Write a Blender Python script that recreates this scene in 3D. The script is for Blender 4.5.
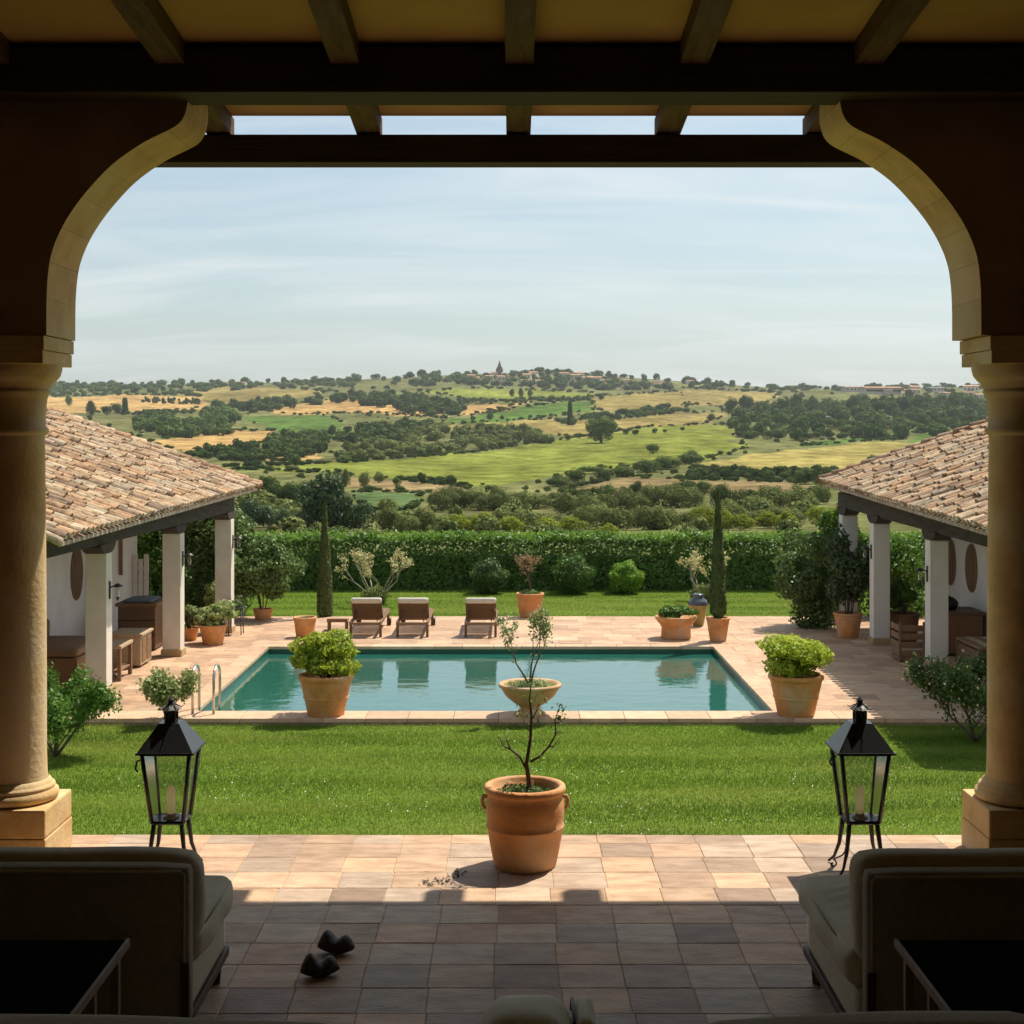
import bpy, bmesh, math, random
import numpy as np
from mathutils import Vector, Matrix
R = math.radians
F = 1450.0            # focal length in pixels of a 1024 px frame
EYE = 2.4             # eye height over the terrace floor (z = 0)
HZ = 430.0            # row of the eye level
G = -1.5              # pool deck level
LAWN = -1.58
scene = bpy.context.scene
for o in list(bpy.data.objects): bpy.data.objects.remove(o)
col = scene.collection

# ------------------------------------------------------------------ camera, light, exposure
cam_d = bpy.data.cameras.new("camera"); cam = bpy.data.objects.new("camera", cam_d); col.objects.link(cam)
cam.location = (0, 0, EYE); cam.rotation_euler = (R(90), 0, 0)
cam_d.sensor_width = 36; cam_d.sensor_fit = 'HORIZONTAL'; cam_d.lens = 36*F/1024
cam_d.shift_y = -(512-HZ)/1024; cam_d.clip_start = .05; cam_d.clip_end = 30000
scene.camera = cam
scene.render.resolution_x = 1024; scene.render.resolution_y = 1024
SD = Vector((.40, .42, 1)).normalized()
SUN_EL = math.asin(SD.z); SUN_AZ = math.atan2(SD.x, SD.y)
sl = bpy.data.lights.new("sun", 'SUN'); sl.energy = 5.0; sl.angle = R(.5); sl.color = (1, .92, .78)
sun = bpy.data.objects.new("sun", sl); col.objects.link(sun); sun.location = (20, 20, 60)
sun.rotation_euler = SD.to_track_quat('Z', 'Y').to_euler()
world = bpy.data.worlds.new("World"); scene.world = world; world.use_nodes = True
wn = world.node_tree.nodes; wl = world.node_tree.links
for n in list(wn): wn.remove(n)
def wnode(t, **k):
    n = wn.new(t)
    for a, b in k.items(): setattr(n, a, b)
    return n
sky = wnode('ShaderNodeTexSky', sky_type='NISHITA', sun_disc=False, sun_elevation=SUN_EL, sun_rotation=SUN_AZ,
            air_density=1.0, dust_density=2.2, ozone_density=1.0, altitude=100)
tc = wnode('ShaderNodeTexCoord'); sep = wnode('ShaderNodeSeparateXYZ')
wl.new(tc.outputs['Generated'], sep.inputs[0])
add = wnode('ShaderNodeMath', operation='ADD'); add.inputs[1].default_value = .22
wl.new(sep.outputs['Z'], add.inputs[0])
dx = wnode('ShaderNodeMath', operation='DIVIDE'); dy = wnode('ShaderNodeMath', operation='DIVIDE')
wl.new(sep.outputs['X'], dx.inputs[0]); wl.new(add.outputs[0], dx.inputs[1])
wl.new(sep.outputs['Y'], dy.inputs[0]); wl.new(add.outputs[0], dy.inputs[1])
cmb = wnode('ShaderNodeCombineXYZ'); wl.new(dx.outputs[0], cmb.inputs[0]); wl.new(dy.outputs[0], cmb.inputs[1])
mp = wnode('ShaderNodeMapping'); mp.inputs['Scale'].default_value = (.75, 2.6, 1); mp.inputs['Rotation'].default_value = (0, 0, R(9))
wl.new(cmb.outputs[0], mp.inputs[0])
cn = wnode('ShaderNodeTexNoise'); cn.inputs['Scale'].default_value = 1.5; cn.inputs['Detail'].default_value = 7
cn.inputs['Roughness'].default_value = .56; cn.inputs['Distortion'].default_value = .9
wl.new(mp.outputs[0], cn.inputs['Vector'])
cr = wnode('ShaderNodeValToRGB'); cr.color_ramp.elements[0].position = .42; cr.color_ramp.elements[1].position = .74
cr.color_ramp.elements[0].color = (.22,)*3+(1,); cr.color_ramp.elements[1].color = (.72,)*3+(1,)
wl.new(cn.outputs['Fac'], cr.inputs[0])
mx = wnode('ShaderNodeMix', data_type='RGBA'); mx.inputs['B'].default_value = (7.0, 7.3, 7.35, 1)
tint = wnode('ShaderNodeMix', data_type='RGBA', blend_type='MULTIPLY'); tint.inputs['Factor'].default_value = 1; tint.inputs['B'].default_value = (.86, 1.0, 1.0, 1)
wl.new(sky.outputs[0], tint.inputs['A']); wl.new(cr.outputs[0], mx.inputs['Factor']); wl.new(tint.outputs['Result'], mx.inputs['A'])
bg = wnode('ShaderNodeBackground'); bg.inputs['Strength'].default_value = .098
wl.new(mx.outputs['Result'], bg.inputs['Color'])
wo = wnode('ShaderNodeOutputWorld'); wl.new(bg.outputs[0], wo.inputs[0])
scene.view_settings.view_transform = 'Standard'; scene.view_settings.look = 'None'
scene.view_settings.exposure = 0.36; scene.view_settings.gamma = 1
scene.render.engine = 'CYCLES'
scene.cycles.max_bounces = 10; scene.cycles.diffuse_bounces = 5; scene.cycles.transparent_max_bounces = 16

# ------------------------------------------------------------------ materials
def new_mat(name):
    m = bpy.data.materials.new(name); m.use_nodes = True
    nt = m.node_tree
    for n in list(nt.nodes): nt.nodes.remove(n)
    out = nt.nodes.new('ShaderNodeOutputMaterial'); b = nt.nodes.new('ShaderNodeBsdfPrincipled')
    nt.links.new(b.outputs[0], out.inputs[0])
    return m, nt, b, out
def mat(name, c1, c2=None, scale=6., rough=.75, bump=0., bscale=None, metallic=0., attr=False, stretch=(1,1,1), detail=6,
        lo=.35, hi=.65, spec=.4, rnd=0., transl=0., c3=None, s3=.6):
    """noise mix of two colours (three with c3 at a broader scale), optional 'col' attribute multiply, bump, per-object value shift"""
    m, nt, b, out = new_mat(name); N = nt.nodes; L = nt.links
    tc = N.new('ShaderNodeTexCoord'); mp = N.new('ShaderNodeMapping'); mp.inputs['Scale'].default_value = stretch
    L.new(tc.outputs['Object'], mp.inputs[0])
    c2 = c2 or c1
    nz = N.new('ShaderNodeTexNoise'); nz.inputs['Scale'].default_value = scale; nz.inputs['Detail'].default_value = detail; nz.inputs['Roughness'].default_value = .6
    L.new(mp.outputs[0], nz.inputs['Vector'])
    mr = N.new('ShaderNodeMapRange'); mr.inputs[1].default_value = lo; mr.inputs[2].default_value = hi
    L.new(nz.outputs['Fac'], mr.inputs[0])
    mix = N.new('ShaderNodeMix'); mix.data_type = 'RGBA'
    mix.inputs['A'].default_value = (*c1, 1); mix.inputs['B'].default_value = (*c2, 1)
    L.new(mr.outputs[0], mix.inputs['Factor']); cur = mix.outputs['Result']
    if c3:
        n3 = N.new('ShaderNodeTexNoise'); n3.inputs['Scale'].default_value = s3; n3.inputs['Detail'].default_value = 3
        L.new(mp.outputs[0], n3.inputs['Vector'])
        r3 = N.new('ShaderNodeMapRange'); r3.inputs[1].default_value = .45; r3.inputs[2].default_value = .65; L.new(n3.outputs['Fac'], r3.inputs[0])
        m3 = N.new('ShaderNodeMix'); m3.data_type = 'RGBA'; L.new(r3.outputs[0], m3.inputs['Factor'])
        L.new(cur, m3.inputs['A']); m3.inputs['B'].default_value = (*c3, 1); cur = m3.outputs['Result']
    if attr:
        at = N.new('ShaderNodeAttribute'); at.attribute_name = 'col'
        mu = N.new('ShaderNodeMix'); mu.data_type = 'RGBA'; mu.blend_type = 'MULTIPLY'; mu.inputs['Factor'].default_value = 1
        L.new(cur, mu.inputs['A']); L.new(at.outputs['Color'], mu.inputs['B']); cur = mu.outputs['Result']
    if rnd:
        oi = N.new('ShaderNodeObjectInfo'); rr = N.new('ShaderNodeMapRange'); rr.inputs[3].default_value = 1-rnd; rr.inputs[4].default_value = 1+rnd
        L.new(oi.outputs['Random'], rr.inputs[0]); hs = N.new('ShaderNodeHueSaturation'); L.new(rr.outputs[0], hs.inputs['Value'])
        L.new(cur, hs.inputs['Color']); cur = hs.outputs[0]
    L.new(cur, b.inputs['Base Color'])
    b.inputs['Roughness'].default_value = rough; b.inputs['Metallic'].default_value = metallic
    b.inputs['Specular IOR Level'].default_value = spec
    if bump:
        bn = N.new('ShaderNodeTexNoise'); bn.inputs['Scale'].default_value = bscale or scale*4; bn.inputs['Detail'].default_value = 8
        L.new(mp.outputs[0], bn.inputs['Vector'])
        bp = N.new('ShaderNodeBump'); bp.inputs['Strength'].default_value = bump; bp.inputs['Distance'].default_value = .02
        L.new(bn.outputs['Fac'], bp.inputs['Height']); L.new(bp.outputs[0], b.inputs['Normal'])
    if transl:
        tr = N.new('ShaderNodeBsdfTranslucent'); ms = N.new('ShaderNodeMixShader'); ms.inputs[0].default_value = transl
        hs2 = N.new('ShaderNodeHueSaturation'); hs2.inputs['Value'].default_value = 1.5; L.new(cur, hs2.inputs['Color']); L.new(hs2.outputs[0], tr.inputs[0])
        L.new(b.outputs[0], ms.inputs[1]); L.new(tr.outputs[0], ms.inputs[2]); L.new(ms.outputs[0], out.inputs[0])
    return m
M = {}
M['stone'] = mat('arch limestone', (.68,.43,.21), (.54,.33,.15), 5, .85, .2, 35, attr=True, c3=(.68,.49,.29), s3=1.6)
M['column'] = mat('column sandstone', (.68,.46,.21), (.53,.34,.145), 6, .85, .22, 35, c3=(.66,.50,.30), s3=2, detail=10)
M['roomwall'] = mat('room plaster', (.56,.40,.22), (.50,.35,.19), 3, .9)
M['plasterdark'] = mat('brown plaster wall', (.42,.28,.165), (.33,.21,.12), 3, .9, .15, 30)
M['ochre'] = mat('ochre plaster ceiling', (.60,.36,.13), (.52,.30,.10), 2.5, .9, .1, 20, c3=(.5,.28,.1), s3=.7)
M['beam'] = mat('dark stained beam', (.040,.023,.015), (.065,.038,.024), 4, .7, .4, 18, stretch=(.4,5,5), spec=.2)
M['rafter'] = mat('weathered rafter wood', (.175,.100,.060), (.10,.057,.035), 5, .75, .5, 20, stretch=(6,.5,6), spec=.2)
M['beamgrey'] = mat('grey brown beam', (.085,.074,.058), (.05,.043,.034), 4, .8, .4, 16, stretch=(5,.5,5), spec=.2)
M['corbel'] = mat('dark corbel wood', (.040,.028,.020), (.06,.045,.035), 6, .8, .3)
M['white'] = mat('white limewash', (.76,.73,.68), (.66,.63,.58), 2.2, .9, .15, 25, c3=(.72,.69,.62), s3=.5)
M['pillar'] = mat('cream limewash pillar', (.72,.66,.57), (.62,.56,.48), 2.5, .9, .15, 25)
M['tile'] = mat('roof tile clay', (1,.97,.93), (.45,.38,.33), 9, .85, .6, 40, attr=True, detail=9, lo=.42, hi=.66)
M['mortar'] = mat('tile mortar', (.50,.43,.33), (.30,.25,.18), 14, .9, .5)
M['flag'] = mat('terrace sandstone flags', (1.05,.965,.905), (.68,.60,.54), 5, .62, .3, 30, attr=True, stretch=(1,2.4,1), detail=9, spec=.35)
M['grout'] = mat('sand grout', (.50,.39,.28), (.36,.28,.20), 20, .95)
M['coping'] = mat('pool coping stone', (1.05,1.0,.95), (.82,.76,.7), 6, .7, .2, 30, attr=True)
M['kerb'] = mat('deck edge stone', (.26,.19,.13), (.16,.12,.09), 6, .9, .3)
M['terra'] = mat('terracotta', (.66,.30,.105), (.50,.22,.075), 7, .8, .25, 30, c3=(.60,.38,.22), s3=2.2, rnd=.12)
M['terrapale'] = mat('pale terracotta', (.50,.30,.15), (.42,.24,.11), 7, .8, .2, 40, c3=(.56,.40,.25), s3=4)
M['soil'] = mat('potting soil', (.05,.035,.022), (.03,.02,.012), 30, .95, .6)
M['bark'] = mat('grey bark', (.13,.10,.075), (.08,.06,.045), 14, .9, .5)
M['barkpale'] = mat('pale bark', (.34,.31,.22), (.22,.2,.14), 14, .85, .3)
def leafm(n, c1, c2, sc=3., rnd=.15, tr=.22, rough=.5, spec=.3, **k): M[n] = mat(n, c1, c2, sc, rough, 0, rnd=rnd, transl=tr, spec=spec, detail=4, **k)
leafm('leaf_lime', (.46,.50,.055), (.24,.34,.035), 6, tr=.35)
leafm('leaf_hedge', (.120,.225,.034), (.065,.140,.022), 4, tr=.2)
leafm('leaf_fresh', (.22,.36,.045), (.14,.26,.03), 4, tr=.3)
leafm('leaf_dark', (.080,.125,.045), (.050,.085,.03), 3)
leafm('leaf_mid', (.13,.20,.055), (.08,.13,.035), 3)
leafm('leaf_varieg', (.42,.46,.20), (.17,.24,.07), 14)
leafm('leaf_olive', (.200,.225,.075), (.100,.135,.045), .12, rnd=.3, spec=.05, rough=.9, tr=.12)
leafm('leaf_cypress', (.15,.19,.045), (.08,.115,.028), 8, tr=.15)
leafm('leaf_yellow', (.30,.33,.04), (.17,.22,.04), 1, spec=.05, rough=.9)
leafm('leaf_far', (.125,.170,.050), (.056,.092,.032), .035, tr=.10, rough=.95, rnd=.3, spec=.03)
leafm('leaf_red', (.30,.23,.12), (.23,.14,.08), 6)
leafm('blossom', (.62,.54,.30), (.44,.36,.17), 10)
leafm('flowers', (.80,.45,.22), (.75,.70,.45), 30)
leafm('grass_blade', (.150,.225,.020), (.078,.148,.015), 1.3, rnd=0, tr=.35, rough=.6, c3=(.22,.27,.045), s3=.8, stretch=(.45,1.6,1))
M['lawn'] = mat('mown grass ground', (.15,.23,.025), (.09,.15,.018), 18, .95, .6, 60, c3=(.14,.185,.03), s3=.3, stretch=(1,2.2,1), spec=.1)
M['daisy'] = mat('tiny white flowers', (.75,.75,.68))
M['iron'] = mat('black wrought iron', (.012,.012,.013), (.03,.025,.022), 20, .42, .15, 60, spec=.5)
M['ironroof'] = mat('lantern roof sheet', (.016,.018,.021), (.025,.027,.03), 8, .30, spec=.6)
M['steel'] = mat('brushed steel', (.55,.54,.5), None, 5, .28, metallic=1.)
M['wax'] = mat('candle wax', (.93,.88,.70), (.90,.84,.64), 8, .5, transl=.7)
M['waxbase'] = mat('amber candle base', (.38,.26,.14), (.3,.2,.1), 8, .6)
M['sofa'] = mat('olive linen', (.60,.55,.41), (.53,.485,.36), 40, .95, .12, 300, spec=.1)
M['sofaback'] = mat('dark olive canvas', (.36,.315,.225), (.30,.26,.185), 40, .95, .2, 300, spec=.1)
M['sofawood'] = mat('brown sofa frame', (.09,.042,.022), (.055,.028,.016), 10, .55, .2, stretch=(1,1,.2))
M['tabletop'] = mat('black table top', (.010,.008,.006), (.014,.011,.009), 10, 1., spec=.0)
M['tablerim'] = mat('table rim wood', (.22,.14,.08), (.14,.09,.05), 10, .6)
M['teak'] = mat('teak', (.27,.155,.080), (.17,.095,.048), 8, .6, .25, stretch=(8,1,1))
M['teakdark'] = mat('dark teak slats', (.18,.105,.055), (.12,.068,.036), 8, .6, .25, stretch=(1,8,8))
M['towel'] = mat('cream towel', (.66,.60,.52), (.58,.52,.44), 20, .95, .2)
M['wicker'] = mat('brown wicker', (.33,.165,.080), (.20,.095,.045), 40, .7, .7, 60, stretch=(1,1,3))
M['cushion'] = mat('brown cushion', (.26,.15,.085), (.21,.12,.07), 20, .9, .2)
M['palewood'] = mat('pale driftwood', (.50,.37,.23), (.40,.28,.17), 8, .7, .3, stretch=(6,1,1))
M['plaque'] = mat('woven plaque', (.20,.11,.055), (.11,.06,.032), 30, .7, .8, 50)
M['rope'] = mat('plaque rim', (.30,.19,.10), (.22,.13,.07), 30, .8, .5)
M['clog'] = mat('dark wood clog', (.075,.052,.038), (.040,.028,.020), 12, .6, .4, 40)
M['glazegrey'] = mat('blue grey glaze', (.05,.065,.085), (.09,.11,.13), 6, .2, spec=.6)
M['glazeolive'] = mat('olive yellow glaze', (.32,.24,.05), (.22,.17,.04), 6, .3, spec=.6)
M['pooltile'] = mat('green pool mosaic', (.015,.095,.060), (.01,.060,.042), 30, .3)
M['poolfloor'] = mat('pool plaster', (.26,.62,.56), (.20,.54,.49), 1.2, .6)
M['plinthstone'] = mat('pillar foot stone', (.48,.33,.17), (.4,.27,.14), 8, .85, .2)
M['houseW'] = mat('village wall', (.66,.60,.50), (.55,.47,.38), .2, .9, rnd=.25)
M['houseR'] = mat('village roof', (.42,.22,.12), (.34,.18,.1), .2, .9, rnd=.2)
M['tower'] = mat('church tower brick', (.22,.14,.10), (.16,.1,.075), .3, .9)
M['slate'] = mat('blue grey cloth', (.16,.19,.20), (.12,.14,.15), 9, .8)
M['strap'] = mat('black strap', (.012,.010,.010), None, 9, .6)
M['linenpale'] = mat('pale linen', (.88,.86,.68), (.80,.78,.61), 40, .95, .15, 200, spec=.1)
# glass (thin panes): mostly clear with a little grime
m, nt, b, out = new_mat('lantern glass'); N = nt.nodes; L = nt.links
tr = N.new('ShaderNodeBsdfTransparent'); tr.inputs[0].default_value = (.93,.95,.93,1)
gl = N.new('ShaderNodeBsdfGlossy'); gl.inputs['Roughness'].default_value = .12
df = N.new('ShaderNodeBsdfDiffuse'); df.inputs[0].default_value = (.45,.47,.42,1)
fr = N.new('ShaderNodeFresnel'); fr.inputs[0].default_value = 1.5
a = N.new('ShaderNodeMixShader'); a.inputs[0].default_value = .10; L.new(tr.outputs[0], a.inputs[1]); L.new(df.outputs[0], a.inputs[2])
c = N.new('ShaderNodeMixShader'); L.new(fr.outputs[0], c.inputs[0]); L.new(a.outputs[0], c.inputs[1]); L.new(gl.outputs[0], c.inputs[2])
L.new(c.outputs[0], out.inputs[0]); M['glass'] = m
# water: fresnel reflection over tinted clear water
m, nt, b, out = new_mat('pool water'); N = nt.nodes; L = nt.links
tc_ = N.new('ShaderNodeTexCoord'); mp_ = N.new('ShaderNodeMapping'); mp_.inputs['Scale'].default_value = (1, 1.3, 1); L.new(tc_.outputs['Object'], mp_.inputs[0])
nz = N.new('ShaderNodeTexNoise'); nz.inputs['Scale'].default_value = 2.6; nz.inputs['Detail'].default_value = 4; L.new(mp_.outputs[0], nz.inputs['Vector'])
bp = N.new('ShaderNodeBump'); bp.inputs['Strength'].default_value = .42; bp.inputs['Distance'].default_value = .014; L.new(nz.outputs['Fac'], bp.inputs['Height'])
tr = N.new('ShaderNodeBsdfTransparent'); tr.inputs[0].default_value = (.28,.62,.54,1)
gl = N.new('ShaderNodeBsdfGlossy'); gl.inputs['Roughness'].default_value = .02; L.new(bp.outputs[0], gl.inputs['Normal'])
dfw = N.new('ShaderNodeBsdfDiffuse'); dfw.inputs[0].default_value = (.06,.40,.32,1)
aw = N.new('ShaderNodeMixShader'); aw.inputs[0].default_value = .36; L.new(tr.outputs[0], aw.inputs[1]); L.new(dfw.outputs[0], aw.inputs[2])
fr = N.new('ShaderNodeFresnel'); fr.inputs[0].default_value = 1.34; L.new(bp.outputs[0], fr.inputs['Normal'])
fm_ = N.new('ShaderNodeMath'); fm_.operation = 'MULTIPLY'; fm_.use_clamp = True; fm_.inputs[1].default_value = 1.6; L.new(fr.outputs[0], fm_.inputs[0])
c = N.new('ShaderNodeMixShader'); L.new(fm_.outputs[0], c.inputs[0]); L.new(aw.outputs[0], c.inputs[1]); L.new(gl.outputs[0], c.inputs[2])
L.new(c.outputs[0], out.inputs[0]); M['water'] = m
# terrain: field colours from the attribute, broken up with noise in world space
m, nt, b, out = new_mat('farmland'); N = nt.nodes; L = nt.links
at = N.new('ShaderNodeAttribute'); at.attribute_name = 'col'
ge = N.new('ShaderNodeNewGeometry')
n1 = N.new('ShaderNodeTexNoise'); n1.inputs['Scale'].default_value = .012; n1.inputs['Detail'].default_value = 10; n1.inputs['Roughness'].default_value = .65
n2 = N.new('ShaderNodeTexNoise'); n2.inputs['Scale'].default_value = .09; n2.inputs['Detail'].default_value = 12; n2.inputs['Roughness'].default_value = .75
mpa = N.new('ShaderNodeMapping'); mpa.inputs['Scale'].default_value = (1, .45, 1); L.new(ge.outputs['Position'], mpa.inputs[0])
L.new(mpa.outputs[0], n1.inputs['Vector']); L.new(mpa.outputs[0], n2.inputs['Vector'])
r1 = N.new('ShaderNodeMapRange'); r1.inputs[1].default_value = .3; r1.inputs[2].default_value = .7; r1.inputs[3].default_value = .55; r1.inputs[4].default_value = 1.45
L.new(n1.outputs['Fac'], r1.inputs[0])
r2 = N.new('ShaderNodeMapRange'); r2.inputs[1].default_value = .35; r2.inputs[2].default_value = .65; r2.inputs[3].default_value = .45; r2.inputs[4].default_value = 1.5
L.new(n2.outputs['Fac'], r2.inputs[0])
mm = N.new('ShaderNodeMath'); mm.operation = 'MULTIPLY'; L.new(r1.outputs[0], mm.inputs[0]); L.new(r2.outputs[0], mm.inputs[1])
vm = N.new('ShaderNodeVectorMath'); vm.operation = 'SCALE'; L.new(at.outputs['Color'], vm.inputs[0]); L.new(mm.outputs[0], vm.inputs['Scale'])
L.new(vm.outputs[0], b.inputs['Base Color']); b.inputs['Roughness'].default_value = 1; b.inputs['Specular IOR Level'].default_value = 0
M['terrain'] = m

# ------------------------------------------------------------------ mesh helpers
class MB:
    def __init__(s): s.v = []; s.f = []; s.c = []; s.sm = []
    def add(s, v, f, c=(1,1,1), smooth=False):
        k = len(s.v); s.v.extend([tuple(p) for p in v])
        for q in f: s.f.append([i+k for i in q]); s.c.append(c); s.sm.append(smooth)
        return s
    def box(s, x0, x1, y0, y1, z0, z1, c=(1,1,1), bev=0., rot=None):
        if bev <= 0:
            v = [(x,y,z) for z in (z0,z1) for y in (y0,y1) for x in (x0,x1)]
            f = [(0,2,3,1),(4,5,7,6),(0,1,5,4),(2,6,7,3),(0,4,6,2),(1,3,7,5)]
        else:
            bm = bmesh.new(); bmesh.ops.create_cube(bm, size=1)
            for q in bm.verts: q.co = Vector(((x0+x1)/2+q.co.x*(x1-x0), (y0+y1)/2+q.co.y*(y1-y0), (z0+z1)/2+q.co.z*(z1-z0)))
            bmesh.ops.bevel(bm, geom=list(bm.edges), offset=bev, segments=2, affect='EDGES', profile=.6)
            bm.verts.index_update(); v = [tuple(q.co) for q in bm.verts]; f = [[q.index for q in ff.verts] for ff in bm.faces]; bm.free()
        if rot is not None: v = [rot @ Vector(p) for p in v]
        return s.add(v, f, c)
    def lathe(s, prof, n=32, ctr=(0,0,0), c=(1,1,1), smooth=True, caps=False, sx=1., wob=0.):
        v = []; f = []
        for (r, z) in prof:
            for i in range(n):
                a = 2*math.pi*i/n; rr = r*(1+wob*math.sin(3*a+z*9))
                v.append((ctr[0]+rr*sx*math.cos(a), ctr[1]+rr*math.sin(a), ctr[2]+z))
        for j in range(len(prof)-1):
            for i in range(n):
                i2 = (i+1) % n; f.append((j*n+i, j*n+i2, (j+1)*n+i2, (j+1)*n+i))
        if caps: f.append(list(range(n))[::-1]); f.append([(len(prof)-1)*n+i for i in range(n)])
        return s.add(v, f, c, smooth)
    def tube(s, pts, rad, n=6, c=(1,1,1), cap=True):
        pts = [Vector(p) for p in pts]; rad = rad if hasattr(rad, '__len__') else [rad]*len(pts)
        v = []; f = []; up = None
        for i, p in enumerate(pts):
            d = (pts[min(i+1, len(pts)-1)]-pts[max(i-1, 0)]).normalized()
            if up is None: up = Vector((0,0,1)) if abs(d.z) < .9 else Vector((1,0,0))
            a = d.cross(up).normalized(); b2 = a.cross(d).normalized(); up = b2
            for k in range(n):
                t = 2*math.pi*k/n; v.append(p+(a*math.cos(t)+b2*math.sin(t))*rad[i])
        for i in range(len(pts)-1):
            for k in range(n):
                k2 = (k+1) % n; f.append((i*n+k, i*n+k2, (i+1)*n+k2, (i+1)*n+k))
        if cap: f.append(list(range(n))[::-1]); f.append([(len(pts)-1)*n+k for k in range(n)])
        return s.add(v, f, c, True)
    def build(s, name, m, parent=None, off=(0,0,0)):
        me = bpy.data.meshes.new(name)
        v = [(p[0]-off[0], p[1]-off[1], p[2]-off[2]) for p in s.v] if any(off) else s.v
        me.from_pydata(v, [], s.f); me.validate(); me.update()
        if len(me.polygons) == len(s.c):
            me.polygons.foreach_set('use_smooth', s.sm)
            ca = me.color_attributes.new('col', 'FLOAT_COLOR', 'CORNER'); arr = []
            for p, cc in zip(me.polygons, s.c): arr += [cc[0], cc[1], cc[2], 1.]*p.loop_total
            ca.data.foreach_set('color', arr)
        me.materials.append(m if not isinstance(m, str) else M[m])
        o = bpy.data.objects.new(name, me); col.objects.link(o)
        if parent: o.parent = parent
        return o
def np_mesh(name, V, k, m, parent=None, cols=None, extra=None):
    """V: (n*k,3) vertices, faces are consecutive runs of k vertices"""
    V = np.asarray(V, dtype=np.float32).reshape(-1, 3); nf = len(V)//k
    me = bpy.data.meshes.new(name)
    me.vertices.add(len(V)); me.vertices.foreach_set('co', V.ravel())
    me.loops.add(nf*k); me.loops.foreach_set('vertex_index', np.arange(nf*k, dtype=np.int32))
    me.polygons.add(nf); me.polygons.foreach_set('loop_start', np.arange(0, nf*k, k, dtype=np.int32))
    me.polygons.foreach_set('loop_total', np.full(nf, k, dtype=np.int32))
    me.update(calc_edges=True)
    me.materials.append(M[m] if isinstance(m, str) else m)
    o = bpy.data.objects.new(name, me); col.objects.link(o)
    if parent: o.parent = parent
    return o
def tag(o, label=None, cat=None, group=None, kind=None):
    if label: o['label'] = label
    if cat: o['category'] = cat
    if group: o['group'] = group
    if kind: o['kind'] = kind
    return o
def empty(name, loc, label, cat, group=None, rz=0.):
    o = bpy.data.objects.new(name, None); col.objects.link(o); o.empty_display_size = .1
    o.location = loc; o.rotation_euler = (0, 0, rz); tag(o, label, cat, group); return o
def kids(o): return [c for c in bpy.data.objects if c.parent == o]
def copy_tree(o, loc, label, rz=0., scale=None, group=None):
    def rec(s, par):
        c = s.copy(); col.objects.link(c); c.parent = par
        for ch in CH.get(s.name, ()): rec(ch, c)
        return c
    CH = {}
    for q in bpy.data.objects:
        if q.parent: CH.setdefault(q.parent.name, []).append(q)
    c = rec(o, None); c.location = loc; c.rotation_euler = (0, 0, rz)
    if scale: c.scale = scale if hasattr(scale, '__len__') else (scale,)*3
    c['label'] = label
    if group: c['group'] = group
    return c
def W(px, py, D): return Vector(((px-512)*D/F, D, EYE-(py-HZ)*D/F))
def gp(px, py, z=G):                       # point of the garden level seen at that pixel
    D = (EYE-z)*F/(py-HZ); return Vector(((px-512)*D/F, D, z))
def leafV(P, Nn, L, Wd, rng, up=0.):
    """diamond leaves: P points, Nn normals"""
    n = len(P); t = rng.normal(size=(n,3)); t[:,2] += up
    t -= (t*Nn).sum(1, keepdims=True)*Nn; t /= np.linalg.norm(t, axis=1, keepdims=True)+1e-9
    b_ = np.cross(Nn, t); sz = rng.uniform(.65, 1.35, size=(n,1)); l = L*sz/2; w = Wd*sz/2
    fold = Nn*w*.35
    return np.stack([P-t*l, P+b_*w+fold, P+t*l, P-b_*w+fold], 1).reshape(-1, 3)
def unit(v): return v/(np.linalg.norm(v, axis=1, keepdims=True)+1e-9)
def crownP(n, blobs, rng, depth=.35, jit=.6):
    B = np.array(blobs, dtype=float); w = (B[:,3]*B[:,4]); w /= w.sum()
    k = rng.choice(len(B), size=n, p=w); d = unit(rng.normal(size=(n,3)))
    lump = 1+.10*np.sin(d[:,0]*7+k)+.10*np.sin(d[:,1]*9+2*k)+.08*np.sin(d[:,2]*8)
    r = (1-depth*rng.random(n)**1.7)*lump
    P = B[k,:3]+d*B[k,3:6]*r[:,None]; Nn = unit(d+jit*rng.normal(size=(n,3)))
    return P, Nn
def rblobs(n, rx, ry, rz, z, rng, sub=.5, flat=.8):
    out = []
    for i in range(n):
        d = unit(rng.normal(size=(1,3)))[0]; q = rng.random()**.4*(1-sub*.75)
        s_ = sub*rng.uniform(.7, 1.15)
        out.append((d[0]*rx*q, d[1]*ry*q, z+d[2]*rz*q, rx*s_, ry*s_, rz*s_*flat))
    return out
def foliage(name, n, blobs, L, Wd, m, parent, seed, depth=.35, up=0., jit=.6):
    rng = np.random.default_rng(seed); P, Nn = crownP(n, blobs, rng, depth, jit)
    return np_mesh(name, leafV(P, Nn, L, Wd, rng, up), 4, m, parent)
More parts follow.
